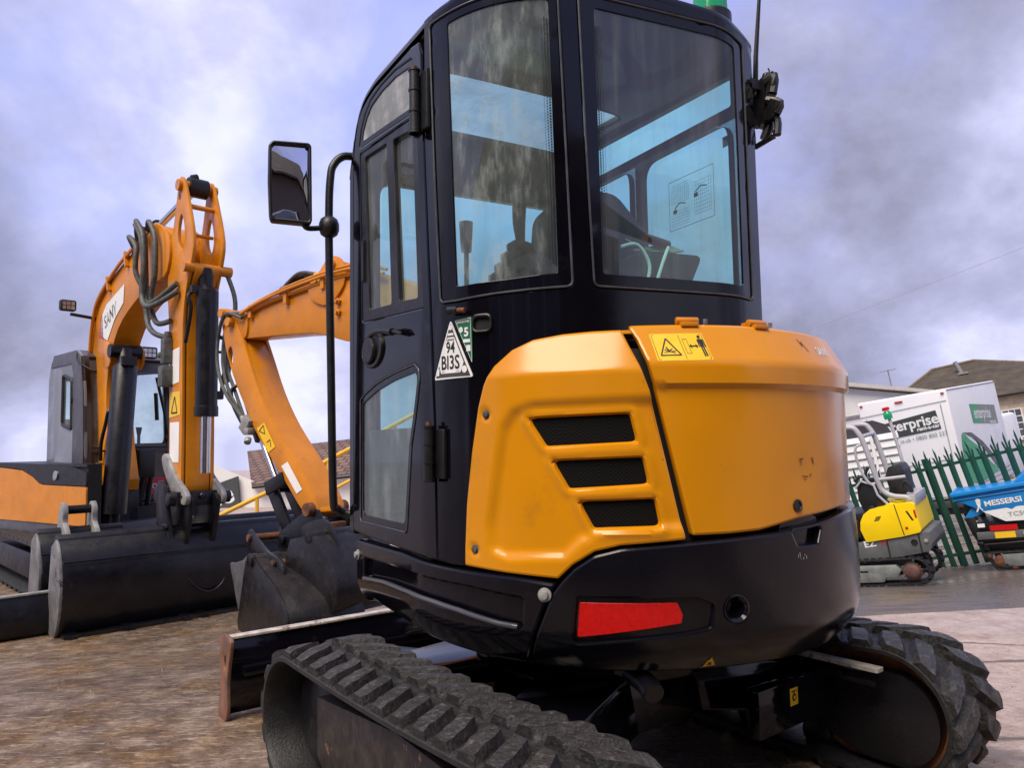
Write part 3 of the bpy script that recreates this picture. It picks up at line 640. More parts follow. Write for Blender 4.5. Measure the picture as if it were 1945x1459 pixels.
# --- engine hood and vented side panel
hoodp = [(1.643, .892), (1.75, .893), (1.848, .897), (2.01, .922), (2.254, .936), (2.95, .94), (2.95, 1.465), (2.109, 1.465), (1.86, 1.468), (1.485, 1.465), (1.51, 1.422), (1.534, 1.353), (1.552, 1.288), (1.60, 1.08)]
mb = MB(); panel(mb, HOODS, rounded(hoodp, .008, 3), t=.03, r=.008, step=.014, hf=lambda P: -.0035*np.exp(-(((P[:, 0]-2.035)/.05)**2+((P[:, 1]-1.05)/.05)**2))+.0035*np.sin(P[:, 0]*9+1)*np.sin(P[:, 1]*7)*.5)
hood = upart('engine_hood', mb, m_yel)
mb = MB(); HT = Plane((0, 0, 1.452), (1, 0, 0), (0, 1, 0))
an = [(-.75*math.cos(t), -.06-.75*math.sin(t)) for t in np.linspace(.95, math.pi-.25, 40)]; panel(mb, HT, an+[(.6, -.3), (.35, -.3), (.35, -.62), (-.40, -.60)], t=.01, r=.003, step=.05); mb.build('hood_top', m_yel, hood)
for s0 in (1.672, 1.925):
    mb = MB(); q = float(np.interp(s0, HOODS.s, HOODS.n[:, 0])), float(np.interp(s0, HOODS.s, HOODS.n[:, 1])); tdir = Vector((-q[1], q[0], 0)); o = Vector(BODYS([s0], [1.478], [-.075])[0])
    mb.cyl(o-tdir*.032, o+tdir*.032, .011, 12); mb.box(o+Vector((0, 0, -.012)), (.05, .05, .012), Matrix.Rotation(math.atan2(tdir.y, tdir.x), 3, 'Z')); mb.box(o+tdir*.005+Vector((-q[0]*.02, -q[1]*.02, 0)), (.04, .05, .014), Matrix.Rotation(math.atan2(tdir.y, tdir.x), 3, 'Z'))
    hg = mb.build('hood_hinge', m_yel_old, hood, bevel=.002)
    mb = MB()
    for k in (.03, .055): mb.cyl(o+tdir*k+Vector((0, 0, -.008)), o+tdir*k+Vector((0, 0, .006)), .007, 6)
    mb.build('hinge_bolt', m_steel, hg)
mb = MB(); o = Vector(HOODS([1.994], [.957], [0])[0]); n = Vector((np.interp(1.994, HOODS.s, HOODS.n[:, 0]), np.interp(1.994, HOODS.s, HOODS.n[:, 1]), 0)); mb.lathe(o, n, [(.018, -.004), (.018, .004), (.012, .005), (.011, .002), (.002, .002)], 20); mb.build('hood_lock', m_plastic, hood)
mb = MB()
for a, q in (((2.012, 1.085), (2.03, 1.088)), ((2.02, 1.088), (2.018, 1.070)), ((2.07, 1.09), (2.078, 1.075)), ((2.078, 1.09), (2.08, 1.07)), ((2.025, 1.038), (2.05, 1.036)), ((2.035, 1.032), (2.038, 1.026)), ((2.066, 1.045), (2.062, 1.035)), ((2.075, 1.438), (2.085, 1.415)), ((2.085, 1.415), (2.09, 1.432)), ((2.09, 1.432), (2.105, 1.40))):
    flat(mb, HOODS, stroke(a, q, .0035), h=.0008)
mb.build('scratch', m_rust, hood)
def badge(): 
    mb = MB(); lettering(mb, HOODS, 'SANY', (2.16, 1.395), .035, h=.001, bold=.02); return mb.build('maker_lettering', m_inkw, hood)
badge()
# warning label on the hood
LB = lambda s, z, h: HOODS(s, z, h)
mb = MB(); lab = [(1.545, 1.437), (1.703, 1.440), (1.717, 1.361), (1.560, 1.358)]; panel(mb, HOODS, rounded(lab, .004), t=.001, r=0, step=.012, h=.001)
wl_ = mb.build('warning_label', m_label, hood)
def quadmap(q):      # unit square -> quad in (s,z)
    q = [np.array(p) for p in q]
    return lambda u, v: tuple((1-u)*(1-v)*q[0]+u*(1-v)*q[1]+u*v*q[2]+(1-u)*v*q[3])
QM = quadmap([lab[3], lab[2], lab[1], lab[0]])
mb = MB(); ln = lambda a, q, w: flat(mb, HOODS, stroke(QM(*a), QM(*q), w), h=.0016)
ln((.03, .05), (.97, .05), .0014); ln((.97, .05), (.97, .95), .0014); ln((.97, .95), (.03, .95), .0014); ln((.03, .95), (.03, .05), .0014); ln((.52, .05), (.52, .95), .0014)
for a, q in (((.09, .20), (.27, .82)), ((.27, .82), (.45, .20)), ((.45, .20), (.09, .20))): ln(a, q, .004)
ln((.18, .40), (.36, .28), .003); ln((.22, .50), (.26, .36), .004); ln((.16, .30), (.38, .36), .002); ln((.26, .36), (.33, .44), .003)
for a, q in (((.57, .25), (.57, .78)), ((.57, .78), (.65, .78)), ((.65, .78), (.65, .25)), ((.65, .25), (.57, .25))): ln(a, q, .0012)
ln((.68, .52), (.80, .52), .004); flat(mb, HOODS, [QM(.655, .52), QM(.70, .43), QM(.70, .61)], h=.0016); flat(mb, HOODS, [QM(.825, .52), QM(.78, .43), QM(.78, .61)], h=.0016)
flat(mb, HOODS, circ(QM(.90, .86), .005, 12), h=.0016); flat(mb, HOODS, [QM(.855, .78), QM(.945, .78), QM(.935, .48), QM(.865, .48)], h=.0016); ln((.88, .5), (.88, .14), .0045); ln((.92, .5), (.92, .14), .0045); ln((.85, .76), (.845, .48), .003); ln((.95, .76), (.955, .48), .003)
mb.build('pictogram', m_ink, wl_)

sidep = [(1.466, 1.452), (1.38, 1.451), (1.292, 1.447), (1.20, 1.436), (1.135, 1.410), (1.085, 1.366), (1.055, 1.31), (1.036, 1.25), (1.010, 1.12), (.988, .969), (.980, .85), (.979, .797), (1.123, .788), (1.278, .781), (1.318, .818), (1.379, .855), (1.448, .871), (1.622, .884), (1.580, 1.08), (1.536, 1.282), (1.512, 1.35)]
V1 = [(1.199, 1.211), (1.479, 1.218), (1.496, 1.146), (1.249, 1.137)]; V2 = [(1.269, 1.094), (1.511, 1.101), (1.524, 1.033), (1.312, 1.022)]; V3 = [(1.341, .984), (1.540, .990), (1.552, .921), (1.378, .917)]
rec2 = rounded([(1.60, 1.262), (1.213, 1.255), (1.150, 1.235), (1.118, 1.19), (1.094, 1.061), (1.066, .913), (1.074, .845), (1.124, .828), (1.30, .838), (1.345, .88), (1.42, .908), (1.66, .915)], .02)
vents = [rounded(v, .014) for v in (V1, V2, V3)]
def side_relief(P):
    h = -.013*sstep(-.010, .022, pdist(P, rec2))
    for v in (V1, V2, V3):
        d = -pdist(P, v); h = h+.0055*np.exp(-((d-.014)/.012)**2)-.010*sstep(.006, -.002, d)
    for c_ in ((1.064, 1.228), (1.018, .846)): h = h-.006*sstep(.022, .010, np.hypot(P[:, 0]-c_[0], P[:, 1]-c_[1]))
    return h
SIDES = Curve(BODYP, lambda z: -.050*np.clip((z-1.335)/.12, 0, 2)-.010*sstep(1.275, 1.262, z)*0-.0*z)
mb = MB(); panel(mb, SIDES, rounded(sidep, .008, 3), vents, t=.03, r=.007, step=.009, hf=side_relief)
sp_ = upart('vented_side_panel', mb, m_yel)
m_mesh, nt, b = new_mat('vent_mesh'); b.inputs['Base Color'].default_value = (.012, .012, .013, 1); b.inputs['Roughness'].default_value = .7; b.inputs['Specular IOR Level'].default_value = .1
tx = N_(nt, 'ShaderNodeTexCoord'); mpg = N_(nt, 'ShaderNodeMapping'); nt.links.new(tx.outputs['Object'], mpg.inputs[0]); mpg.inputs['Rotation'].default_value = (0, 0, .5)
ck = N_(nt, 'ShaderNodeTexChecker'); ck.inputs['Scale'].default_value = 190; ck.inputs[1].default_value = (.008, .008, .008, 1); ck.inputs[2].default_value = (.002, .002, .002, 1); nt.links.new(mpg.outputs[0], ck.inputs[0]); nt.links.new(ck.outputs[0], b.inputs['Base Color']); bump(nt, b, ck.outputs[1], .8, .004)
for v in (V1, V2, V3):
    mb = MB(); panel(mb, SIDES, offset_loop(ccw(v), -.010), t=.002, r=0, step=.02, h=-.022); mb.build('vent_grille', m_mesh, sp_)
for c_ in ((1.064, 1.228), (1.018, .846)):
    mb = MB(); o = Vector(SIDES([c_[0]], [c_[1]], [0])[0]); n = Vector((np.interp(c_[0], SIDES.s, SIDES.n[:, 0]), np.interp(c_[0], SIDES.s, SIDES.n[:, 1]), 0)); mb.lathe(o, n, [(.017, -.008), (.017, -.005), (.009, -.004), (.009, .003), (.005, .004)], 16); mb.build('bolt', m_hose, sp_)

# --- plates and small fittings on the rear left pillar
PS = lambda s, z, h: CABS(s, z, np.asarray(h)+.003)
ap, bl, br = (.934, 1.515), (.860, 1.337), (1.014, 1.339)
mb = MB(); panel(mb, PS, rounded([ap, bl, br], .006), t=.003, r=.001, step=.02, h=.002); plate = upart('registration_plate', mb, m_white)
TM = lambda u, v: (bl[0]+(br[0]-bl[0])*u+(ap[0]-(bl[0]+br[0])/2)*v, bl[1]+(ap[1]-bl[1])*v)
mb = MB(); m_dkgrey = M('dark_grey_ink', (.05, .05, .052), .5)
flat(mb, PS, [TM(.06, .035), TM(.94, .035), TM(.5, .93)], h=.0028, step=.02)
mb.build('dark_border', m_dkgrey, plate)
mb = MB(); flat(mb, PS, rounded([TM(.22, .10), TM(.72, .10), TM(.80, .27), TM(.59, .70), TM(.405, .70), TM(.155, .27)], .006), h=.0034, step=.02)
for c_, r_ in ((TM(.5, .86), .0065), (TM(.81, .15), .009)): flat(mb, PS, circ(c_, r_, 14, r_*1.2), h=.0034)
flat(mb, PS, [TM(.10, .07), TM(.16, .07), TM(.175, .18), TM(.115, .18)], h=.0034); flat(mb, PS, [TM(.42, .73), TM(.575, .73), TM(.565, .77), TM(.435, .77)], h=.0034)
mb.build('white_field', m_inkw, plate)
mb = MB(); lettering(mb, PS, '94', TM(.49, .44), .048, h=.0044, align='CENTER', bold=.012, sx=.72, rot=.0); lettering(mb, PS, 'BI3S', TM(.47, .17), .058, h=.0044, align='CENTER', bold=.012, sx=.72); lettering(mb, PS, 'DESIGNS', TM(.495, .645), .0075, h=.0044, align='CENTER', bold=.02)
flat(mb, PS, stroke(TM(.24, .125), TM(.70, .125), .001), h=.0044); mb.build('registration_lettering', m_ink, plate)
mb = MB(); g0, g1, g2 = (.947, 1.512), (1.010, 1.517), (1.012, 1.374)
panel(mb, PS, rounded([g0, g2, g1], .006), t=.002, r=.0005, step=.02, h=.0015); em = upart('emissions_sticker', mb, M('green_sticker', (.012, .14, .065), .4, var=.08))
mb = MB(); lettering(mb, PS, 'EMISSIONS', (.958, 1.4985), .0098, h=.003, bold=.02, sx=.95, rot=.06); lettering(mb, PS, '5', (.984, 1.460), .036, h=.003, bold=.035, sx=.9)
flat(mb, PS, circ((.973, 1.480), .0075, 14, .009), h=.003); flat(mb, PS, rect(.981, 1.441, 1.005, 1.451), h=.003); flat(mb, PS, rect(.992, 1.415, 1.006, 1.433), h=.003)
L3 = offset_loop([g0, g2, g1], .004)
for i in range(3): flat(mb, PS, stroke(L3[i], L3[(i+1) % 3], .0012), h=.003)
mb.build('sticker_lettering', m_inkw, em)
mb = MB(); mb.tube(CABS([.938, .972], [1.540, 1.537], [.018, .018]), .012, 12); mb.tube(CABS([.968, .996], [1.537, 1.534], [.018, .018]), .008, 12, mi=1); upart('work_light_plug', mb, [m_plastic, m_rust])
mb = MB(); panel(mb, CABS, rounded(rect(1.012, 1.466, 1.075, 1.522), .02), [rounded(rect(1.020, 1.474, 1.069, 1.510), .014)], t=.02, r=.005, step=.015, h=.012); flat(mb, CABS, rounded(rect(1.02, 1.474, 1.069, 1.51), .014), h=.001, mi=1); upart('cable_port', mb, [m_plastic, m_dark])
# triangle sticker under the counterweight
mb = MB(); q = [(1.668, .538), (1.712, .543), (1.690, .575)]; flat(mb, CWS, q, h=.002, step=.01); ts = mb.build('triangle_sticker', m_label, cw)
mb = MB(); cs = np.mean(q, 0)
for i in range(3): a, e = np.array(q[i]), np.array(q[(i+1) % 3]); flat(mb, CWS, stroke(cs+(a-cs)*.9, cs+(e-cs)*.9, .0016), h=.003)
flat(mb, CWS, stroke(cs+(-.006, -.006), cs+(.006, .004), .004), h=.003); flat(mb, CWS, stroke(cs+(-.006, .004), cs+(.006, -.006), .004), h=.003); mb.build('pictogram', m_ink, ts)

# --- mirror, grab rail, beacon, aerial
mb = MB(); mb.tube([(-.73, .62, 2.36), (-.77, .66, 2.355), (-.815, .66, 2.346), (-.850, .66, 2.312), (-.868, .66, 2.25), (-.874, .66, 2.04), (-.864, .66, 1.45), (-.854, .66, .95), (-.838, .66, .895), (-.80, .66, .872), (-.74, .62, .862)], .0165, 12, smooth=6); rail = upart('grab_rail', mb, m_plastic)
mb = MB(); mb.tube([(-.874, .66, 2.04), (-.93, .66, 2.026), (-.968, .655, 2.024), (-.985, .65, 2.05)], .011, 10, smooth=5); mb.lathe((-.8735, .66, 1.995), (0, 0, 1), [(.017, 0), (.034, .012), (.041, .032), (.041, .055), (.034, .075), (.017, .088)], 20); arm = mb.build('mirror_bracket', m_plastic, rail)
MF = Plane((-1.032, .655, 2.20), (.985, -.15, .0), (-.02, 0, 1))
def mirr(s, z, h):
    return MF(s, z, h)
mp_ = rounded([(-.079, -.165), (.072, -.168), (.082, -.155), (.084, .155), (.074, .166), (-.066, .160), (-.082, .14), (-.086, 0), (-.083, -.14)], .02)
mb = MB(); panel(mb, mirr, mp_, [rounded(offset_loop(ccw(mp_), .0125), .012)], t=.04, r=.006, step=.02, h=.02, back=True)
mb.prism(offset_loop(ccw(mp_), .004), (MF.o, MF.U, MF.V), -.045, -.012); mirror = upart('mirror', mb, m_plastic)
mb = MB(); P, T = tri_fill([ccw(offset_loop(ccw(mp_), .010))], .03); P = np.array(P); hcv = .010-.9*(P[:, 0]**2*.6+P[:, 1]**2*.25); mb.add(mirr(P[:, 0], P[:, 1], hcv), T); mb.build('mirror_glass', m_mirror, mirror)
mb = MB(); mb.lathe((.255, -.38, 2.575), (0, 0, 1), [(.075, 0), (.075, .12), (.068, .128)], 24); bc = upart('beacon', mb, m_plastic)
m_green, nt, b = new_mat('green_lens'); b.inputs['Base Color'].default_value = (.01, .42, .17, 1); b.inputs['Roughness'].default_value = .12; b.inputs['Transmission Weight'].default_value = .35
mb = MB(); mb.lathe((.255, -.38, 2.70), (0, 0, 1), [(.062, 0), (.060, .05), (.055, .13), (.045, .155), (.0, .16)], 24); mb.build('beacon_lens', m_green, bc)
mb = MB()
for k in range(12): a = 2*math.pi*k/12; mb.tube([(.255+.0615*math.cos(a), -.38+.0615*math.sin(a), 2.705), (.255+.056*math.cos(a), -.38+.056*math.sin(a), 2.83)], .002, 5)
mb.build('lens_rib', m_green, bc)
mb = MB(); mb.tube([(.362, -.475, 2.36), (.362, -.482, 2.44), (.36, -.49, 2.52), (.36, -.52, 2.75), (.36, -.56, 3.10)], [.012, .010, .0085, .006, .003], 8); ae = upart('aerial', mb, m_plastic)
mb = MB(); mb.lathe((.362, -.476, 2.385), (0, -1, 0), [(.0, -.02), (.017, -.02), (.017, .015), (.012, .02)], 12); mb.build('aerial_clamp', m_steel, ae)
mb = MB(); r2 = random.Random(3)
for k in range(9):
    y, z = -.44-.10*r2.random(), 2.27+.15*r2.random(); mb.tube([(.365, y, z), (.385, y-.02-.03*r2.random(), z+.03*r2.uniform(-1, 1)), (.375, y-.03, z-.06*r2.random()-.02)], r2.uniform(.008, .019), 8, smooth=3)
mb.box((.375, -.50, 2.34), (.05, .05, .16)); mb.box((.37, -.545, 2.30), (.03, .035, .07), Matrix.Rotation(.6, 3, 'X')); mb.box((.33, -.49, 2.40), (.05, .05, .035)); mb.box((.33, -.475, 2.27), (.05, .05, .03))
mb.lathe((.375, -.515, 2.40), (0, -.15, 1), [(.018, 0), (.02, .02), (.013, .045), (.004, .05)], 10); mb.lathe((.375, -.545, 2.38), (0, -.3, 1), [(.012, 0), (.014, .02), (.006, .04)], 10)
mb.tube([(.375, -.53, 2.43), (.375, -.535, 2.45), (.375, -.53, 2.46)], .003, 6); mb.tube([(.375, -.52, 2.425), (.375, -.55, 2.44)], .005, 6)
cl = upart('cable_junction', mb, m_plastic)
mb = MB(); mb.tube([(.36, -.455, 2.30), (.36, -.465, 2.25), (.365, -.462, 2.21), (.365, -.458, 2.195)], .006, 6, smooth=4); mb.tube([(.38, -.525, 2.26), (.38, -.538, 2.22), (.38, -.541, 2.20)], .004, 6, smooth=4)
for k in range(22): mb.tube([(.37, -.46-.0037*k, 2.196+.0004*k), (.37, -.462-.0037*k, 2.196+.0004*k)], .0105 if k % 2 else .0085, 8)
mb.build('coiled_cable', m_rub, cl)
mb = MB(); mb.cyl((-.72, .40, 2.50), (-.72, .40, 2.535), .012, 10); upart('roof_bolt', mb, m_plastic)

# --- undercarriage
UO = (-.145*math.cos(THU), -.145*math.sin(THU), 0)
def unpart(name, mb, mat, parent=None, **kw):
    o = mb.build(name, mat, parent or ex, **kw)
    if parent is None: o.rotation_euler = (0, 0, THU); o.location = UO
    return o
m_track = M('worn_track_rubber', (0.010, 0.0095, 0.010), 0.62, var=0.6, scale=22, bmp=0.8, bscale=70, dirt=((0.09, .085, .08), 0.20, 34), chips=((0.20, .19, .18), -0.04, 60))
m_lug = M('worn_lug_tops', (0.024, 0.023, 0.023), 0.5, var=0.6, scale=20, bmp=0.9, bscale=80, dirt=((0.22, .21, .20), 0.20, 38), chips=((0.012, .012, .012), 0.08, 40))
m_trackside = M('track_side_rubber', (0.012, 0.012, 0.014), 0.5, var=0.5, scale=20, bmp=0.3, bscale=120)
class Path:
    def __init__(s, y0, y1, zc, r):
        s.y0, s.y1, s.zc, s.r = y0, y1, zc, r; s.L1 = y1-y0; s.La = math.pi*r; s.L = 2*(s.L1+s.La)
    def __call__(s, u):      # returns (y, z, ny, nz); starts at rear top, runs forward
        u %= s.L
        if u < s.L1: return s.y0+u, s.zc+s.r, 0, 1
        u -= s.L1
        if u < s.La: a = math.pi/2-u/s.r; return s.y1+s.r*math.cos(a), s.zc+s.r*math.sin(a), math.cos(a), math.sin(a)
        u -= s.La
        if u < s.L1: return s.y1-u, s.zc-s.r, 0, -1
        u -= s.L1; a = -math.pi/2-u/s.r; return s.y0+s.r*math.cos(a), s.zc+s.r*math.sin(a), math.cos(a), math.sin(a)
def make_belt(xc, w, y0, y1, zc, r, nl, lug=.03, seed=1, detail=True, skew=.05, sag=0.0):
    pa = Path(y0, y1, zc, r); mb = MB(); rr = random.Random(seed)
    n = 160 if detail else 64; prof = [(-w/2, -.014), (-w/2, -.002), (-w/2+.008, .004), (w/2-.008, .004), (w/2, -.002), (w/2, -.014), (w/2-.02, -.022), (-w/2+.02, -.022)]
    V = []; F = []; m_ = len(prof)
    def pt(u, x, h):
        y, z, ny, nz = pa(u); s_ = sag*math.sin(math.pi*np.clip((y-y0)/(y1-y0), 0, 1)) if nz > .99 else 0
        return (xc+x, y+ny*h, z+nz*h-s_)
    for i in range(n):
        for x, h in prof: V.append(pt(pa.L*i/n, x, h))
    for i in range(n):
        for k in range(m_): a, b_ = i*m_+k, i*m_+(k+1) % m_; c, d = ((i+1) % n)*m_+(k+1) % m_, ((i+1) % n)*m_+k; F.append((a, d, c, b_))
    mb.add(V, F)
    for jf in range(len(mb.m)):
        if jf % m_ not in (1, 2, 3): mb.m[jf] = 2
    p = pa.L/nl
    for i in range(nl):
        for side in (-1, 1):
            u0 = i*p+(p*.5 if side > 0 else 0)+rr.uniform(-.003, .003); segs = 5 if detail else 2
            rows = []
            for q in range(segs+1):
                t = q/segs; x = side*(w/2-.004-t*(w/2-.030)); uu = u0-skew*.5+skew*t+(rr.uniform(-.0025, .0025) if detail else 0)
                wd = p*(.34+.07*math.sin(math.pi*t)); hh = lug*(1-.25*(1-t)**3)+(rr.uniform(-.003, .003) if detail else 0)
                rows.append([pt(uu-wd*1.15, x, .001), pt(uu-wd*.72, x, hh), pt(uu+wd*.05, x, hh+(rr.uniform(-.002, .002) if detail else 0)), pt(uu+wd*.62, x, hh*.96), pt(uu+wd*1.1, x, .001)])
            if side < 0: rows = rows
            i0 = len(mb.m); mb.loft(rows, close=True, caps=True)
            for jf in range(i0, len(mb.m)-2):
                if (jf-i0) % 5 in (1, 2): mb.m[jf] = 1
    return mb
m_rim = M('bright_rust', (.30, .115, .05), .6, var=.5, scale=12, bmp=.3, bscale=60, dirt=((.07, .04, .03), .25, 9))
m_bladeedge = M('scraped_wet_sheen_edge', (.55, .51, .47), .5, metal=.4, var=.4, scale=18, bmp=.2, bscale=50, chips=((.16, .06, .04), .10, 10))  # scraped steel, colour also lightened for the wet sheen of the guard strip
pw, pg = .33, .765
for sd in (-1, 1):
    xc = sd*pg
    mb = make_belt(xc, pw, -.79, .42, .24, .210, 36, lug=.030, seed=3+sd, skew=.075, sag=.012)
    tr = unpart('track', mb, [m_track, m_lug, m_trackside], recalc=True, ang=30)
    mb = MB(); ins = -sd
    mb.prism([(-.66, .12), (.26, .12), (.31, .16), (.31, .34), (-.20, .375), (-.66, .34)], ((xc, 0, 0), (0, 1, 0), (0, 0, 1)), -.10, .10)
    mb.prism(rounded([(-.25, .09), (-.02, .09), (-.02, .18), (-.25, .18)], .02), ((xc, 0, 0), (0, 1, 0), (0, 0, 1)), -.125, .125)
    tf = mb.build('track_frame', M('scratched_dark_steel', (.028, .025, .025), .45, metal=.3, var=.5, scale=10, bmp=.15, bscale=40, dirt=((.10, .075, .055), .25, 20), chips=((.26, .13, .07), .085, 11), stretch=(1, 3, 1)) if sd < 0 else bpy.data.materials['scratched_dark_steel'], tr, bevel=.012)
    mb = MB(); mb.lathe((xc-.11, .42, .24), (1, 0, 0), [(.05, .05), (.15, .06), (.175, .075), (.175, .09), (.12, .10), (.12, .12), (.175, .13), (.175, .145), (.15, .16), (.05, .17)], 32); mb.build('idler', m_blkold, tr)
    mb = MB(); spk = []
    for k in range(42): a = 2*math.pi*k/42; rad = .186 if k % 3 else .150; spk.append((-.79+rad*math.cos(a), .24+rad*math.sin(a)))
    mb.prism(spk, ((xc, 0, 0), (0, 1, 0), (0, 0, 1)), -.02, .02); mb.lathe((xc-.09, -.79, .24), (1, 0, 0), [(.09, 0), (.12, .02), (.12, .16), (.08, .18)], 28); mb.build('sprocket', m_rust, tr, bevel=.004)
    for y in (-.50, -.22, .06, .25):
        mb = MB(); mb.lathe((xc-.09, y, .085), (1, 0, 0), [(.03, 0), (.055, .01), (.055, .06), (.035, .08), (.035, .10), (.055, .12), (.055, .17), (.03, .18)], 20); mb.build('roller', m_blkold, tr)
    # final drive cover on the inner face
    td = [(-.40, .345), (-.72, .367)]+[(-.79+.152*math.cos(a), .22+.152*math.sin(a)) for a in np.linspace(math.pi*.58, math.pi*1.42, 20)]+[(-.68, .075), (-.40, .19)]
    xi = xc+ins*.115
    mb = MB(); fr_ = ((xi, 0, 0), (0, 1, 0), (0, 0, 1)); mb.prism(td, fr_, *((-.10, .0) if ins > 0 else (0, .10))); cov = mb.build('drive_cover', M('drive_cover_paint', (.010, .009, .012), .30, var=.4, scale=5, bmp=.06, bscale=60, dirt=((.14, .05, .025), .12, 4)) if sd < 0 else bpy.data.materials['drive_cover_paint'], tr, bevel=.004)
    mb = MB(); rim = offset_loop(ccw(td), -.046); mb.prism(rim, fr_, *((-.13, -.05) if ins > 0 else (.05, .13)), holes=[offset_loop(ccw(td), .004)]); mb.build('drive_cover_rim', m_rim, tr, bevel=.004)
    mb = MB()
    for y, z in ((-.46, .315), (-.44, .205)): mb.lathe((xi, y, z), (ins, 0, 0), [(.010, 0), (.010, .008), (.004, .010)], 6)
    mb.build('cover_bolt', m_rust, tr)
mb = MB()
mb.lathe((.10, 0, .36), (0, 0, 1), [(.30, 0), (.46, .04), (.46, .12), (.40, .12), (.40, .20)], 40)
for sx in (-1, 1):
    for sy in (-1, 1):
        mb.loft([[Vector((sx*.15, sy*.05, .26)), Vector((sx*.15, sy*.42, .26)), Vector((sx*.15, sy*.38, .42)), Vector((sx*.15, sy*.05, .42))][::(1 if sx*sy > 0 else -1)], [Vector((sx*.66, sy*.28, .18)), Vector((sx*.66, sy*.56, .18)), Vector((sx*.66, sy*.54, .345)), Vector((sx*.66, sy*.28, .345))][::(1 if sx*sy > 0 else -1)]])
mb.box((0, 0, .30), (.6, .7, .16)); uc = unpart('car_body', mb, m_blk, bevel=.008, recalc=True)
mb = MB(); mb.prism(rounded([(.555, -.80), (.60, -.80), (.60, -.36), (.555, -.36)], .008), ((0, 0, .385), (1, 0, 0), (0, 1, 0)), 0, .012); mb.build('wet_sheen_guard_strip', m_bladeedge, uc)  # strip whose wet sheen is carried by its pale colour
mb = MB(); mb.box((.575, -.56, .36), (.03, .46, .05)); mb.box((.53, -.50, .33), (.012, .10, .11)); mb.build('guard_bracket', m_blk, uc, bevel=.004)
mb = MB(); CB = Plane((0, -.60, 0), (1, 0, 0), (0, 0, 1)); mb.box((.42, -.58, .28), (.46, .05, .15)); mb.build('rear_cross_member', m_blk, uc, bevel=.006)
mb = MB(); flat(mb, CB, rect(.36, .275, .405, .33), h=.007); tdl = mb.build('tie_down_label', m_label, uc)
mb = MB(); flat(mb, CB, circ((.383, .300), .012, 14), h=.008); flat(mb, CB, rect(.367, .318, .398, .322), h=.008); flat(mb, CB, circ((.383, .300), .006, 12), h=.009, mi=1); flat(mb, CB, stroke((.383, .32), (.383, .30), .004), h=.0085); mb.build('pictogram', [m_ink, m_label], tdl)
# --- dozer blade
mb = MB(); sec = [(1.33, .33), (1.30, .25), (1.285, .16), (1.30, .07), (1.34, .015), (1.36, .015), (1.33, .08), (1.315, .16), (1.33, .25), (1.355, .33)]
mb.loft([[Vector((x, y-.05, z)) for y, z in sec] for x in (-.845, .845)]); mb.box((0, 1.235, .20), (1.60, .05, .04)); bl_ = unpart('dozer_blade', mb, m_blk, bevel=.004, recalc=True)
mb = MB(); mb.bar((-.845, 1.29, .335), (.845, 1.29, .335), .05, .012); mb.build('top_edge', m_bladeedge, bl_, bevel=.003)
for x in (-.853, .853):
    mb = MB(); mb.prism(smoothpoly([(1.20, .335), (1.25, .35), (1.32, .345), (1.34, .28), (1.325, .16), (1.345, .05), (1.35, .0), (1.26, .0), (1.235, .06), (1.24, .17), (1.215, .26)], 3), ((x, 0, 0), (0, 1, 0), (0, 0, 1)), -.008, .008, holes=[circ((1.27, .24), .014, 12, .03)]); mb.build('end_plate', M('rusty_end_plate', (.22, .10, .06), .6, var=.5, scale=9, bmp=.2, bscale=50, dirt=((.05, .045, .05), .3, 7)) if x < 0 else bpy.data.materials['rusty_end_plate'], bl_, bevel=.003)
for x in (-.28, .28):
    mb = MB(); mb.loft([[Vector((x-.04, .30, .22)), Vector((x+.04, .30, .22)), Vector((x+.04, .30, .36)), Vector((x-.04, .30, .36))], [Vector((x-.04, 1.27, .12)), Vector((x+.04, 1.27, .12)), Vector((x+.04, 1.27, .22)), Vector((x-.04, 1.27, .22))]]); mb.build('push_arm', m_blkold, bl_, bevel=.006, recalc=True)
mb = MB(); mb.tube([(0, .42, .37), (0, .95, .31)], .048, 16); mb.tube([(0, .95, .31), (0, 1.22, .24)], .022, 14, mi=1); mb.lathe((-.05, .95, .31), (1, 0, 0), [(.03, 0), (.03, .1)], 12); mb.build('blade_cylinder', [m_blkold, m_chrome], bl_)

# --- boom, stick, bucket of the same machine (boom swung towards the blade)
PB = R(52)
def bmpart(name, mb, mat, parent=None, **kw):
    o = mb.build(name, mat, parent or ex, **kw)
    if parent is None: o.location = (0.3448-.345, 3.7071-2.85, 0); o.rotation_euler = (0, 0, PB+R(90))
    return o
XZ = ((0, 0, 0), (1, 0, 0), (0, 0, 1))            # plane of the boom: U = reach, V = height; U x V = -Y
def plate(mb, poly, y0, y1, holes=(), mi=0): mb.prism(poly, XZ, -y1, -y0, holes=holes, mi=mi)
boomp = [(.02, .78), (.10, .66), (.22, .70), (.60, 1.12), (1.05, 1.56), (1.42, 1.76), (1.70, 1.80), (1.95, 1.872), (2.24, 1.90), (2.68, 1.92), (2.90, 1.935), (3.00, 2.00), (3.02, 2.08), (2.94, 2.125), (2.62, 2.17), (2.26, 2.205), (2.03, 2.23), (1.72, 2.24), (1.35, 2.18), (.95, 1.98), (.5, 1.50), (.12, .95)]
mb = MB(); plate(mb, smoothpoly(boomp, 3), -.085, .085); boom = bmpart('boom', mb, m_yel_old, bevel=.006)
for y in (-.09, .09): mb = MB(); plate(mb, smoothpoly([(1.70, 2.16), (1.70, 2.28), (1.77, 2.355), (1.86, 2.355), (1.94, 2.29), (2.06, 2.20), (2.02, 2.10), (1.85, 2.05)], 3), y-.012, y+.012); mb.build('cylinder_bracket', m_yel_old, boom, bevel=.004)
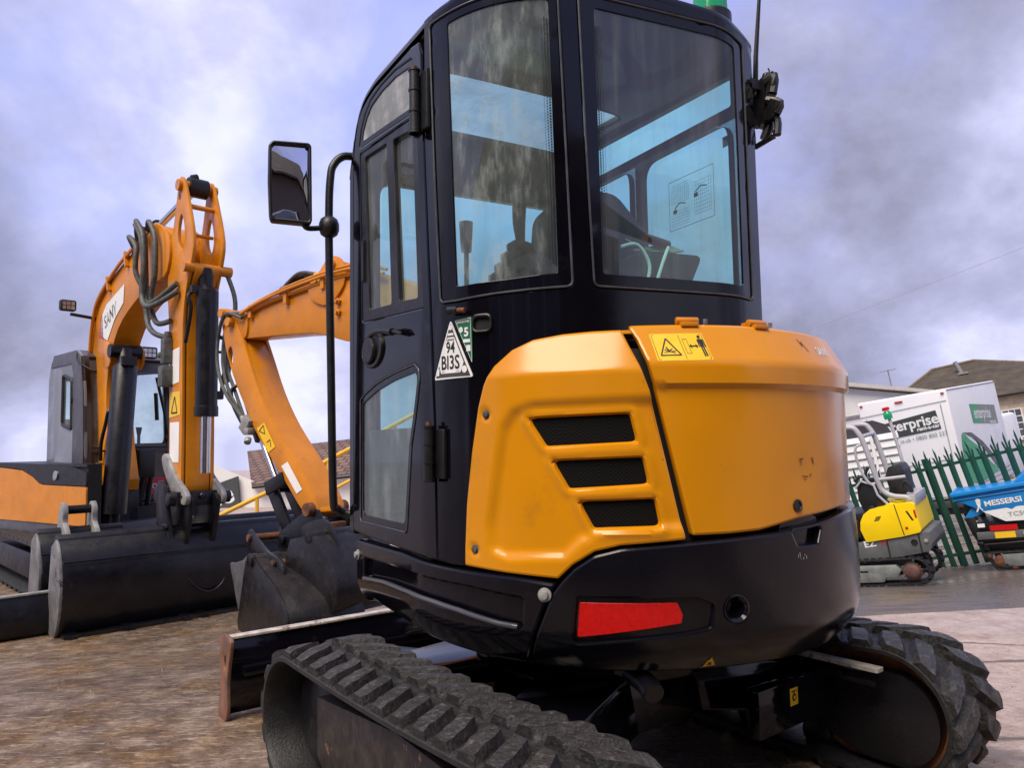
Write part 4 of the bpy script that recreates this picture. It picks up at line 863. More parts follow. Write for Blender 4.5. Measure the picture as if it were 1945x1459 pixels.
mb = MB(); plate(mb, smoothpoly([(2.78, 1.95), (2.86, 1.925), (2.98, 1.96), (3.035, 2.05), (3.01, 2.11), (2.90, 2.135), (2.78, 2.11)], 3), -.10, .10); mb.build('boom_nose', m_yel_old, boom, bevel=.004)
for x, z, w_ in ((1.81, 2.305, .14), (2.955, 2.055, .15)): mb = MB(); mb.lathe((x, -w_, z), (0, 1, 0), [(.032, 0), (.036, .008), (.036, 2*w_-.008), (.032, 2*w_)], 18); mb.build('pin', m_yel_old, boom)
for x, z in ((1.76, 2.06), (1.76, 1.99)): mb = MB(); mb.lathe((x, .085, z), (0, 1, 0), [(.022, 0), (.022, .02), (.014, .022), (.014, .035)], 6); mb.build('bolt', m_yel_old, boom)
mb = MB()
for z0, z1, y in ((2.295, 2.125, .10), (2.265, 2.10, .125), (2.235, 2.08, .10)): mb.tube([(1.30, y, z0-.10), (1.62, y, z0-.02), (2.2, y, z0-.055), (2.6, y, z1+.055), (2.82, y, z1)], .011, 8, smooth=4)
for x in (1.9, 2.3, 2.72): mb.box((x, .10, np.interp(x, [1.6, 2.8], [2.24, 2.10])), (.035, .035, .09))
mb.build('hydraulic_pipe', m_yel_old, boom)
mb = MB(); plate(mb, rect(1.945, 2.20, 2.0, 2.28), .103, .104); bl3 = mb.build('boom_label', m_label, boom)
mb = MB(); P_ = Plane((0, .105, 0), (-1, 0, 0), (0, 0, 1)); lettering(mb, P_, '3', (-1.99, 2.21), .07, h=.001, bold=.01); mb.build('pictogram', m_ink, bl3)
stickp = [(3.06, 2.17), (3.10, 2.13), (3.06, 1.96), (3.0, 1.80), (2.89, 1.60), (2.72, 1.36), (2.59, 1.20), (2.31, .93), (2.13, .75), (2.05, .695), (1.98, .69), (1.95, .76), (2.16, 1.02), (2.42, 1.28), (2.60, 1.52), (2.74, 1.78), (2.86, 2.0), (2.97, 2.14)]
stickb = [(2.96, 1.90), (2.89, 1.60), (2.72, 1.36), (2.59, 1.20), (2.31, .93), (2.13, .75), (2.05, .695), (1.98, .69), (1.95, .76), (2.16, 1.02), (2.42, 1.28), (2.60, 1.52), (2.74, 1.78), (2.84, 1.92)]
slot = smoothpoly([(2.96, 1.88), (3.0, 1.85), (2.985, 1.77), (2.945, 1.73), (2.935, 1.81)], 3)
mb = MB(); plate(mb, smoothpoly(stickb, 3), -.085, .085)
for y in (-.097, .097): plate(mb, smoothpoly(stickp, 3), y-.012, y+.012, holes=[slot])
stick = bmpart('stick', mb, m_yel_old, bevel=.004)
for x, z, w_, r_ in ((3.065, 2.135, .14, .036), (2.0, .735, .16, .045)): mb = MB(); mb.lathe((x, -w_, z), (0, 1, 0), [(r_*.9, 0), (r_, .008), (r_, 2*w_-.008), (r_*.9, 2*w_)], 18); mb.build('pin', m_yel_old if z > 1 else m_rust, stick)
SP = Plane((0, .1105, 0), (-1, 0, 0), (0, 0, 1))
mb = MB(); flat(mb, SP, [(-2.62, 1.27), (-2.53, 1.31), (-2.40, 1.14), (-2.48, 1.10)]); dl = mb.build('stick_label', m_label, stick)
mb = MB(); flat(mb, SP, [(-2.33, 1.01), (-2.26, 1.04), (-2.10, .86), (-2.16, .83)]); mb.build('data_plate', m_white, stick)
mb = MB()
for a, q in (((-2.59, 1.25), (-2.54, 1.29)), ((-2.54, 1.29), (-2.52, 1.23)), ((-2.52, 1.23), (-2.59, 1.25)), ((-2.50, 1.17), (-2.46, 1.19)), ((-2.46, 1.19), (-2.45, 1.14))): flat(mb, SP, stroke(a, q, .006), h=.004)
mb.build('pictogram', m_ink, dl)
mb = MB(); mb.tube([(1.81, 0, 2.305), (2.45, 0, 2.225)], .040, 16); mb.tube([(2.45, 0, 2.225), (3.065, 0, 2.135)], .022, 12, mi=1); mb.lathe((2.42, 0, 2.23), (.99, 0, -.12), [(.05, 0), (.05, .05)], 16); mb.box((2.28, .0, 2.285), (.10, .05, .06)); bmpart('stick_cylinder', mb, [m_blkold, m_chrome])
mb = MB(); mb.tube([(3.02, 0, 1.72), (2.74, 0, 1.22)], .045, 16); mb.lathe((2.74, 0, 1.22), (-.49, 0, -.87), [(.052, -.05), (.052, .03)], 16); mb.tube([(2.74, 0, 1.22), (2.50, 0, .84)], .024, 12, mi=1); mb.lathe((2.51, -.05, .86), (0, 1, 0), [(.04, 0), (.04, .1)], 14); bmpart('bucket_cylinder', mb, [m_blkold, m_chrome])
mb = MB()
for k, dy in enumerate((.02, .055, -.03)): mb.tube([(2.80, dy+.07, 2.10-.03*k), (2.98, dy+.09, 2.115), (3.10+.02*k, dy+.06, 1.98), (3.10+.015*k, dy+.07, 1.76), (2.98, dy+.09, 1.55), (2.83, .10+dy*.3, 1.38), (2.76, .11, 1.32)], .013, 8, smooth=6)
for k in range(3): mb.tube([(1.98, .02+.03*k, 2.27), (2.2, .03*k, 2.30+.01*k), (2.36, .02*k, 2.285), (2.40, .03*k, 2.24)], .012, 8, smooth=5)
bmpart('hydraulic_hose', mb, m_hose)
mb = MB(); mb.box((2.74, .115, 1.30), (.12, .05, .08), Matrix.Rotation(.9, 3, 'Y')); mb.box((2.70, .12, 1.25), (.06, .06, .05)); mb.cyl((2.79, .12, 1.36), (2.77, .12, 1.32), .02, 10); mb.cyl((2.68, .14, 1.20), (2.66, .16, 1.17), .025, 10); bmpart('valve_block', mb, m_greymet, bevel=.005)
mb = MB(); mb.tube([(2.94, .05, 1.60), (2.98, .09, 1.56), (2.94, .1, 1.45), (2.86, .08, 1.32)], .014, 8, smooth=4); bmpart('cylinder_pipe', mb, m_blkold)
# linkage and bucket
mb = MB()
for y in (-.115, .115): mb.bar((2.50, y, .85), (2.30, y, .93), .02, .09); mb.bar((2.50, y*.6, .86), (2.27, y*.6, .53), .03, .10)
plate(mb, smoothpoly([(2.34, .56), (2.28, .60), (2.02, .74), (1.93, .72), (1.90, .60), (2.05, .54), (2.22, .47), (2.32, .48)], 3), -.12, -.09); plate(mb, smoothpoly([(2.34, .56), (2.28, .60), (2.02, .74), (1.93, .72), (1.90, .60), (2.05, .54), (2.22, .47), (2.32, .48)], 3), .09, .12)
mb.box((2.05, 0, .62), (.18, .17, .10)); mb.lathe((2.29, -.14, .53), (0, 1, 0), [(.03, 0), (.03, .28)], 14); lk = bmpart('quick_hitch', mb, m_blkold, bevel=.006)
mb = MB(); mb.box((1.91, 0, .60), (.06, .15, .10)); mb.lathe((1.86, -.11, .575), (0, 1, 0), [(.035, 0), (.035, .22)], 14); mb.build('locking_block', m_rust, lk, bevel=.008)
def bucket_shell(mb, sec, w, th=.012, y0=None):
    """sec: outline of the back sheet in the side plane, from top tube round to the lip"""
    y0 = -w/2 if y0 is None else y0
    P = catmull([Vector((x, 0, z)) for x, z in sec], 6); n = len(P)
    for i in range(n-1):
        pass
    ins = []
    for i, p in enumerate(P):
        t = (P[min(i+1, n-1)]-P[max(i-1, 0)]).normalized(); ins.append(p+Vector((-t.z, 0, t.x))*th)
    loop = P+ins[::-1]
    mb.loft([[Vector((p.x, y0, p.z)) for p in loop], [Vector((p.x, y0+w, p.z)) for p in loop]])
    return P
mb = MB(); sec = [(1.80, .60), (1.70, .52), (1.585, .38), (1.56, .27), (1.60, .16), (1.72, .10), (1.95, .09)]
P = bucket_shell(mb, sec, .50); side = [(p.x, p.z) for p in P]+[(2.06, .12), (2.10, .34), (2.02, .56)]
plate(mb, side, -.262, -.248); plate(mb, side, .248, .262); mb.tube([(1.83, -.262, .585), (1.83, .262, .585)], .040, 16)
for y in (-.13, .13): plate(mb, smoothpoly([(1.80, .66), (1.90, .68), (2.06, .62), (2.02, .50), (1.78, .50), (1.70, .52)], 3), y-.012, y+.012)
bk = bmpart('digging_bucket', mb, m_dkmet, bevel=.003, recalc=True)
for k in range(4):
    mb = MB(); y = -.21+.14*k; mb.loft([[Vector((1.93, y-.03, .075)), Vector((1.93, y+.03, .075)), Vector((1.93, y+.03, .11)), Vector((1.93, y-.03, .11))], [Vector((2.12, y-.015, .125)), Vector((2.12, y+.015, .125)), Vector((2.12, y+.015, .135)), Vector((2.12, y-.015, .135))]]); mb.build('tooth', m_dkmet, bk, recalc=True)

# ------------------------------------------------------------------ loose digging bucket lying behind the blade
Wl = Vector((.79, .62, 0)).normalized(); Ul = Vector((Wl.y, -Wl.x, 0))      # local x = towards its back, y = across
lb = thing('digging_bucket_loose', 'dark narrow digging bucket with rusty pins standing on the ground behind the dozer blade', 'bucket', frame((-1.45, 4.55, -.05), Ul, Wl, (0, 0, 1)))
lb.name = 'loose_digging_bucket'
mb = MB(); dz = .05; secl = [(-.30, .455+dz-.02), (-.21, .40+dz), (.03, .32+dz), (.19, .235+dz), (.265, .13+dz), (.24, .03+dz), (.12, -.02+dz), (-.30, -.045+dz), (-.58, -.05+dz)]
P = bucket_shell(mb, secl, .46, y0=0.0); side = [(p.x, p.z) for p in P]+[(-.60, .0+dz), (-.46, .40+dz), (-.40, .435+dz)]
plate(mb, side, -.012, .0); plate(mb, side, .46, .472); mb.tube([(-.32, 0, .43+dz), (-.32, .46, .43+dz)], .034, 16); mb.tube([(-.34, -.03, .425+dz), (-.34, .02, .425+dz)], .042, 16); mb.build('bucket_shell', m_dkmet, lb, bevel=.003, recalc=True)
mb = MB(); cut = smoothpoly([(-.80, .345+dz), (-.71, .365+dz), (-.55, .40+dz), (-.44, .43+dz), (-.46, .20+dz), (-.50, .06+dz), (-.575, .03+dz), (-.66, .12+dz), (-.72, .22+dz)], 3); plate(mb, cut, .0, .016); plate(mb, cut, .455, .471); mb.build('side_cutter', M('grey_cutter_plate', (.10, .10, .105), .5, metal=.3, var=.3, scale=8, bmp=.15, bscale=60), lb, bevel=.003)
ear = smoothpoly([(-.70, .54+dz), (-.655, .585+dz), (-.60, .565+dz), (-.45, .51+dz), (-.32, .47+dz), (-.16, .45+dz), (-.07, .42+dz), (-.03, .30+dz), (-.05, .25+dz), (-.22, .33+dz), (-.42, .39+dz), (-.62, .43+dz), (-.69, .45+dz)], 3)
for y in (.09, .30):
    mb = MB(); plate(mb, ear, y-.012, y+.012); mb.lathe((-.635, y-.02, .53+dz), (0, 1, 0), [(.035, 0), (.035, .04)], 16); mb.lathe((-.19, y-.02, .41+dz), (0, 1, 0), [(.035, 0), (.035, .04)], 16); mb.build('ear_plate', m_dkmet, lb, bevel=.004)
for x, z in ((-.635, .53), (-.19, .41)):
    mb = MB(); mb.tube([(x, .06, z+dz), (x, .33, z+dz)], .024, 14); mb.build('pin', m_rust, lb)
for k in range(3):
    mb = MB(); y = .06+.16*k; mb.box((-.62, y, -.035+dz), (.16, .05, .025)); mb.build('tooth', m_dkmet, lb, bevel=.006)

# ------------------------------------------------------------------ the bigger excavator on the left, facing the camera
fL = Vector((.7, -.714, 0)).normalized(); lL = Vector((.714, .7, 0)).normalized(); PL = Vector((-2.9146, 6.608, -.26))
OX, DZ = 2.9, .26          # local x runs forward, y to its left; the bucket pin is at x = OX
lx = thing('excavator', 'bigger orange excavator on the left, boom raised, wide black bucket on its arm', 'excavator', frame(PL-fL*OX, fL, lL, (0, 0, 1)))
def T(p): return [(x+OX, z+DZ) for x, z in p]
def lpart(name, mb, mat, parent=None, **kw): return mb.build(name, mat, parent or lx, **kw)
def pl3(x, y, z): return (x+OX, y, z+DZ)
lboom = [(-2.23, .74), (-2.36, 1.10), (-2.38, 1.51), (-2.35, 2.22), (-2.28, 2.55), (-2.10, 2.77), (-1.96, 2.83), (-1.39, 2.99), (-.78, 3.12), (-.36, 3.19), (-.08, 3.08), (.04, 2.86), (-.05, 2.70), (-.47, 2.66), (-.96, 2.55), (-1.40, 2.36), (-1.66, 2.03), (-1.74, 1.65), (-1.62, 1.15), (-1.5, .72)]
mb = MB(); plate(mb, T(smoothpoly(lboom, 3)), -.13, .13); lb_ = lpart('boom', mb, m_yel_old, bevel=.010)
for y in (-.15, .15): mb = MB(); plate(mb, T(smoothpoly([(-.42, 3.20), (-.05, 3.08), (.06, 2.86), (-.06, 2.66), (-.45, 2.72)], 3)), y-.012, y+.012); mb.build('boom_cheek', m_yel_old, lb_, bevel=.004); mb = MB(); plate(mb, T(smoothpoly([(-1.70, 2.25), (-1.45, 2.15), (-1.50, 1.98), (-1.70, 2.0)], 3)), y-.03, y+.0); mb.build('cylinder_lug', m_yel_old, lb_, bevel=.004)
# pipes along the boom's right flank and top
for k, dy in enumerate((-.145, -.155, -.10, .06)):
    mb = MB(); o = .03+.05*k
    mb.tube([pl3(-2.30, dy, .85), pl3(-2.36+o*.3, dy, 1.3), pl3(-2.34+o, dy, 2.2), pl3(-2.24+o*.9, dy, 2.58-o*.3), pl3(-2.02+o*.5, dy, 2.80-o*.6), pl3(-1.4, dy, 3.02-o*.5), pl3(-.9, dy, 3.13-o*.5), pl3(-.62, dy, 3.20-o*.5)], .016, 8, smooth=5); mb.build('boom_pipe', m_yel_old, lb_)
for x, z, a in ((-2.36, 1.35, 0), (-2.33, 2.0, 0), (-1.75, 2.88, 1.2), (-1.2, 3.04, 1.25), (-.75, 3.13, 1.25)):
    mb = MB(); mb.box(pl3(x+.07, -.145, z-.02), (.16, .05, .035), Matrix.Rotation(a, 3, 'Y')); mb.build('pipe_clamp', m_yel_old, lb_)
# maker's decal
BP = Plane(pl3(0, -.1335, 0), (1, 0, 0), (0, 0, 1))
mb = MB(); flat(mb, BP, [(-2.0, 2.36), (-1.93, 2.56), (-1.78, 2.66), (-1.22, 2.79), (-1.24, 2.60), (-1.50, 2.47), (-1.72, 2.27)]); dec = mb.build('boom_decal', m_inkw, lb_)
mb = MB(); lettering(mb, BP, 'SANY', (-1.82, 2.40), .20, h=.002, bold=.03, rot=.30, sx=.8); flat(mb, BP, [(-2.02, 2.34), (-1.95, 2.58), (-1.90, 2.55), (-1.86, 2.30)], h=.002, mi=1); mb.build('decal_lettering', [m_ink, m_red], dec)
lst = [(.18, 3.46), (.23, 3.50), (.30, 3.44), (.41, 3.22), (.53, 2.90), (.49, 2.70), (.38, 2.46), (.33, 2.17), (.34, 1.6), (.35, .93), (.33, .76), (.24, .68), (.15, .74), (.08, .92), (.06, 1.4), (.05, 1.83), (.0, 2.3), (-.03, 2.5), (-.02, 2.87), (.08, 3.09), (.14, 3.31)]
lst2 = [(.50, 2.66), (.38, 2.46), (.33, 2.17), (.34, 1.6), (.35, .93), (.33, .76), (.24, .68), (.15, .74), (.08, .92), (.06, 1.4), (.05, 1.83), (.0, 2.3), (-.02, 2.60), (.2, 2.68)]
hole1 = smoothpoly([(.25, 3.16), (.19, 3.04), (.20, 2.92), (.28, 2.84), (.335, 2.92), (.32, 3.06)], 4)
mb = MB(); plate(mb, T(smoothpoly(lst2, 3)), -.10, .10)
for y in (-.125, .125): plate(mb, T(smoothpoly(lst, 3)), y-.014, y+.014, holes=[T(hole1)])
ls = lpart('stick', mb, m_yel_old, bevel=.006)
mb = MB(); mb.tube([pl3(.235, -.17, 3.42), pl3(.235, .17, 3.42)], .05, 18); mb.tube([pl3(.24, -.08, 3.42), pl3(.24, .08, 3.42)], .085, 18, mi=1); mb.tube([pl3(.24, -.05, 3.50), pl3(.24, .0, 3.52)], .03, 10, mi=1); mb.build('top_pin', [m_yel_old, m_blkold], ls)
mb = MB(); mb.tube([pl3(.45, -.19, 2.66), pl3(.45, .22, 2.66)], .045, 18); mb.build('cylinder_pin', m_yel_old, ls)
mb = MB(); mb.tube([pl3(.33, -.12, 3.22), pl3(.33, .12, 3.22)], .022, 10); mb.tube([pl3(.30, -.12, 2.98), pl3(.30, .12, 2.98)], .016, 10); mb.build('cross_tube', m_yel_old, ls)
STP = Plane(pl3(0, -.1395, 0), (1, 0, 0), (0, 0, 1)); SFP = Plane(pl3(.352, 0, 0), (0, 1, 0), (0, 0, 1))
mb = MB(); lettering(mb, STP, '6', (.19, 3.30), .10, h=.002, bold=.01); mb.build('number_marking', m_ink, ls)
mb = MB(); flat(mb, STP, [(.07, 1.62), (.30, 1.62), (.32, 1.42), (.07, 1.40)]); q = mb.build('stick_label', m_label, ls)
mb = MB(); flat(mb, STP, [(.08, 1.98), (.28, 2.0), (.28, 1.70), (.08, 1.68)]); flat(mb, STP, [(.09, 1.36), (.30, 1.36), (.30, 1.02), (.10, 1.02)]); mb.build('stick_notice', m_white, ls)
mb = MB()
for a, e in (((.12, 1.44), (.19, 1.58)), ((.19, 1.58), (.25, 1.44)), ((.25, 1.44), (.12, 1.44))): flat(mb, STP, stroke(a, e, .014), h=.004)
mb.build('pictogram', m_ink, q)
mb = MB(); mb.tube([pl3(-1.3, .0, 3.16), pl3(-.72, 0, 3.28)], .06, 16); mb.tube([pl3(-.75, 0, 3.27), pl3(.20, 0, 3.42)], .034, 14, mi=1); mb.lathe(pl3(-.72, 0, 3.28), (1, 0, .18), [(.07, -.05), (.07, .03)], 16); mb.box(pl3(-1.0, -.05, 3.30), (.10, .06, .06)); lpart('stick_cylinder', mb, [m_blkold, m_chrome])
mb = MB(); mb.tube([pl3(.45, 0, 2.66), pl3(.455, 0, 2.5), pl3(.50, 0, 2.46), pl3(.505, 0, 1.46)], [.06, .06, .088, .088], 20); mb.lathe(pl3(.505, 0, 1.47), (0, 0, -1), [(.092, -.02), (.096, 0), (.096, .07), (.04, .075)], 20); mb.tube([pl3(.505, 0, 1.45), pl3(.50, 0, .93)], .042, 16, mi=1)
mb.tube([pl3(.45, -.10, 2.47), pl3(.47, -.15, 2.40), pl3(.48, -.13, 2.30), pl3(.40, -.14, 2.02)], .016, 8, smooth=4); mb.box(pl3(.47, -.09, 2.47), (.06, .08, .06))
mb.tube([pl3(.50, .10, 2.08), pl3(.50, .16, 2.05), pl3(.50, .17, 1.9), pl3(.50, .14, 1.7), pl3(.50, .13, 1.55)], .018, 8, smooth=5); mb.box(pl3(.50, .10, 1.58), (.05, .06, .07)); mb.tube([pl3(.50, .09, 1.95), pl3(.50, .16, 1.95)], .012, 8); lpart('bucket_cylinder', mb, [m_blkold, m_chrome])
mb = MB(); mb.tube([pl3(-1.42, -.055, 2.14), pl3(-1.385, -.06, 2.0), pl3(-1.38, -.06, 1.96), pl3(-1.36, -.14, .5)], [.07, .08, .115, .115], 22); mb.tube([pl3(-1.36, -.14, .5), pl3(-1.40, -.15, .1)], .06, 14); mb.lathe(pl3(-1.43, -.20, 2.13), (0, 1, 0), [(.07, 0), (.07, .30)], 16); mb.box(pl3(-1.27, -.06, 2.02), (.05, .14, .09)); lpart('boom_cylinder', mb, m_blkold)
mb = MB(); mb.tube([pl3(-1.60, -.10, 1.55), pl3(-1.58, -.15, 1.52), pl3(-1.62, -.16, 1.40), pl3(-1.72, -.17, 1.2), pl3(-1.76, -.16, 1.02)], .018, 8, smooth=5); mb.box(pl3(-1.72, -.13, 1.12), (.03, .08, .02)); lpart('boom_cylinder_pipe', mb, m_blkold)
hz = [[(-.78, 3.13), (-.62, 3.22), (-.42, 3.10), (-.35, 2.72), (-.30, 2.32), (-.12, 2.16), (.06, 2.10)], [(-.70, 3.16), (-.55, 3.22), (-.38, 3.05), (-.28, 2.72), (-.22, 2.45), (-.02, 2.42), (.25, 2.55)], [(-.60, 3.16), (-.42, 3.22), (-.24, 3.05), (-.20, 2.76), (-.22, 2.48), (0., 2.37), (.28, 2.48)], [(-.50, 3.18), (-.30, 3.20), (-.14, 3.02), (-.12, 2.7), (-.2, 2.45), (-.05, 2.24), (.12, 2.24)], [(-.9, 3.10), (-.72, 3.14), (-.52, 3.0), (-.50, 2.75), (-.40, 2.5)]]
for k, h_ in enumerate(hz):
    mb = MB(); y = -.22-.035*(k % 3); mb.tube([pl3(x, y if 0 < i < len(h_)-1 else -.16, z) for i, (x, z) in enumerate(h_)], .024, 10, smooth=7); lpart('hydraulic_hose', mb, m_hose)
mb = MB(); mb.tube([pl3(.46, .19, 2.62), pl3(.50, .24, 2.4), pl3(.50, .22, 2.1), pl3(.50, .20, 1.9), pl3(.45, .2, 1.7)], .02, 10, smooth=6); lpart('hydraulic_hose', mb, m_hose)
mb = MB(); mb.box(pl3(.08, -.17, 1.98), (.09, .09, .22)); mb.box(pl3(.08, -.18, 1.76), (.11, .10, .18)); mb.cyl(pl3(.08, -.17, 2.15), pl3(.08, -.17, 2.07), .03, 10); mb.cyl(pl3(.02, -.19, 1.95), pl3(-.02, -.20, 1.95), .03, 10); lpart('valve_block', mb, m_hose, bevel=.008)
# linkage, coupler, bucket (local y = its left = image right)
mb = MB()
for y in (-.15, .15): plate(mb, T(smoothpoly([(.0, 1.07), (.10, 1.08), (.30, .90), (.52, .78), (.54, .70), (.46, .68), (.20, .80), (.02, .98)], 3)), y-.02, y+.02)
lpart('bucket_link', mb, m_greymet, bevel=.004)
mb = MB(); mb.box(pl3(.36, 0, .72), (.16, .40, .12)); mb.tube([pl3(.36, -.25, .72), pl3(.36, .27, .72)], .055, 16); mb.tube([pl3(.02, -.22, .74), pl3(.02, .18, .74)], .075, 18)
for y in (-.11, .11): plate(mb, T(smoothpoly([(.46, .76), (.52, .66), (.40, .30), (.30, .10), (.12, .12), (.05, .45), (.0, .70), (.08, .80)], 3)), y-.02, y+.02)
for k in range(3): mb.lathe(pl3(.45, -.15+.15*k, .74), (1, 0, 0), [(.03, 0), (.03, .02), (.015, .025)], 6)
cp = lpart('coupler', mb, m_blkold, bevel=.008)
mb = MB()
for y in (-.22, ):
    plate(mb, T(smoothpoly([(.10, .84), (.22, .82), (.34, .55), (.44, .20), (.42, -.05), (.30, -.10), (.20, .15), (.10, .50)], 3)), y-.02, y+.02)
    for x, z in ((.30, .50), (.33, .38), (.40, .15), (.36, .50), (.28, .42)): mb.lathe(pl3(x, y-.02, z), (0, -1, 0), [(.028, 0), (.028, .02), (.014, .026)], 6)
mb.tube([pl3(.40, -.10, .40), pl3(.46, -.12, .1), pl3(.47, .05, -.05), pl3(.46, .20, .05), pl3(.42, .20, .35)], .010, 8, smooth=6); mb.build('side_plate', m_blkold, cp, bevel=.004)
m_endplate = M('scuffed_grey_end_plate', (.17, .17, .18), .5, metal=.2, var=.4, scale=7, bmp=.2, bscale=50, chips=((.015, .015, .015), .09, 6), dirt=((.07, .06, .05), .2, 12))
def wide_bucket(parent_fn, x0, y0, y1, zt, zb, nm='wide_bucket'):
    mb = MB(); sec = [(x0+.02, zt), (x0+.11, zt-.10), (x0+.17, zt-.30), (x0+.15, zt-.52), (x0+.06, zb+.02), (x0-.03, zb), (x0-.14, zb+.02)]
    P = catmull([Vector((x, 0, z)) for x, z in sec], 6); n = len(P); ins = []
    for i, p in enumerate(P): t = (P[min(i+1, n-1)]-P[max(i-1, 0)]).normalized(); ins.append(p-Vector((-t.z, 0, t.x))*.014)
    L = P+ins[::-1]; mb.loft([[Vector(pl3(p.x, y, p.z)) for p in L] for y in (y0, y1)]); mb.tube([pl3(x0-.02, y0, zt-.02), pl3(x0-.02, y1, zt-.02)], .052, 18)
    b_ = parent_fn(nm, mb, m_blkold, recalc=True, bevel=.004)
    sd_ = [(p.x, p.z) for p in P]+[(x0-.16, zb+.25), (x0-.10, zt-.06)]
    for y in (y0, y1): mb = MB(); plate(mb, T(sd_), y-.014, y+.014); mb.build('side_plate', m_endplate if y == y0 else m_blkold, b_, bevel=.004)
    mb = MB(); mb.bar(pl3(x0+.19, y0, zt-.16), pl3(x0+.19, y1, zt-.16), .012, .012); mb.build('weld_strip', m_blkold, b_)
    return b_
bk = wide_bucket(lpart, .30, -1.02, .98, .47, -.25, 'grading_bucket')
for y in (-.95, -.55, -.12, .02, .45, .85):
    mb = MB(); mb.loft([[Vector(pl3(.30, y-.045, -.24)), Vector(pl3(.30, y+.045, -.24)), Vector(pl3(.30, y+.045, -.19)), Vector(pl3(.30, y-.045, -.19))], [Vector(pl3(.52, y-.03, -.255)), Vector(pl3(.52, y+.03, -.255)), Vector(pl3(.52, y+.03, -.24)), Vector(pl3(.52, y-.03, -.24))]]); mb.build('tooth', m_blkold, bk, recalc=True)
mb = MB(); mb.bar(pl3(.40, -1.0, -.235), pl3(.40, .97, -.235), .16, .02); mb.build('cutting_edge', m_dkmet, bk)
# blade of the machine
mb = MB(); mb.loft([[Vector(pl3(x, y, z)) for x, z in ((.14, .06), (.20, -.08), (.20, -.2), (.16, -.26), (.10, -.26), (.13, -.1), (.09, .06))] for y in (-1.95, .4)]); bl2 = lpart('dozer_blade', mb, m_blkold, recalc=True)
mb = MB(); mb.bar(pl3(.12, -1.95, .066), pl3(.12, .4, .066), .07, .012); mb.build('top_edge', m_greymet, bl2)
# cab
cx0, cx1, cy0, cy1 = -3.45, -1.92, -.27, .63
CW_ = [(-3.45, .50), (-3.45, 1.96), (-3.36, 2.16), (-3.20, 2.24), (-2.30, 2.22), (-2.12, 2.14), (-2.0, 1.75), (-1.92, 1.15), (-1.94, .50)]
m_cabgrey = M('sky_reflection_grey', (.17, .18, .21), .12, var=.1, scale=4); m_cabdark = M('dark_grey_cab_paint', (.055, .052, .06), .35, var=.15, scale=5)  # side panels: grey colour put in for sky reflected in the glazing
mb = MB(); winR = rounded([(-2.80, 1.42), (-2.42, 1.36), (-2.45, 1.90), (-2.80, 1.98)], .03)
plate(mb, T(CW_), cy0, cy0+.03, holes=[T(winR)]); plate(mb, T(CW_), cy1-.03, cy1, holes=[T(rounded([(-3.3, 1.2), (-2.15, 1.2), (-2.25, 2.0), (-3.2, 2.05)], .08))])
mb.build('side_panels', m_cabgrey, lx, bevel=.004)
mb = MB(); plate(mb, T([(-2.34, .52), (-2.34, 1.9), (-2.45, 2.08), (-3.33, 2.10), (-3.20, 2.235), (-2.30, 2.215), (-2.12, 2.13), (-2.0, 1.75), (-1.925, 1.15), (-1.945, .52)]), cy0-.012, cy0-.001); mb.build('front_pillar', m_cabdark, lx, bevel=.003)
def cabfront(mb, z0, z1, y0, y1, d=.0): 
    q = lambda y, z: pl3(np.interp(z, [.5, 1.15, 1.75, 2.14], [-1.94, -1.92, -2.0, -2.12])+d, y, z); mb.add([q(y0, z0), q(y1, z0), q(y1, z1), q(y0, z1)], [(0, 1, 2, 3)])
mb = MB()
fx = lambda z: float(np.interp(z, [.5, 1.15, 1.75, 2.14], [-1.94, -1.92, -2.0, -2.12]))
for y0, y1, z0, z1 in ((cy0, -.20, .5, 2.14), (cy1-.07, cy1, .5, 2.14), (-.2, cy1-.07, 1.11, 1.16), (-.2, cy1-.07, 1.98, 2.14), (-.2, cy1-.07, .5, .58)):
    n = 6
    for k in range(n): a, b_ = z0+(z1-z0)*k/n, z0+(z1-z0)*(k+1)/n; mb.loft([[Vector(pl3(fx(a)-.05, y0, a)), Vector(pl3(fx(a), y0, a)), Vector(pl3(fx(a), y1, a)), Vector(pl3(fx(a)-.05, y1, a))], [Vector(pl3(fx(b_)-.05, y0, b_)), Vector(pl3(fx(b_), y0, b_)), Vector(pl3(fx(b_), y1, b_)), Vector(pl3(fx(b_)-.05, y1, b_))]], caps=(k in (0, n-1)))
mb.loft([[Vector(pl3(x, y, z)) for x, z in ((-3.45, 1.96), (-3.36, 2.16), (-3.2, 2.24), (-2.3, 2.22), (-2.12, 2.14), (-2.14, 2.08), (-3.3, 2.1), (-3.4, 1.96))] for y in (cy0+.031, cy1-.031)])
lcab = mb.build('cab_frame', m_cabdark, lx, recalc=True)
mb = MB(); cabfront(mb, 1.16, 1.98, -.2, cy1-.07, -.02); cabfront(mb, .58, 1.11, -.2, cy1-.07, -.02); mb.build('windscreen', glass('grey_glass', (.6, .74, .74), .10, .22, (.40, .42, .43), streak=(4, 4, 4)), lcab)
mb = MB(); PR = Plane(pl3(0, cy0+.01, 0), (1, 0, 0), (0, 0, 1)); flat(mb, PR, winR); mb.build('side_pane', m_glass_door, lcab)
mb = MB(); L = [Vector(pl3(x, cy0-.004, z)) for x, z in resample(winR, .05)]; mb.tube(L+[L[0]], .016, 6, caps=False); mb.build('window_rubber', m_rub, lcab)
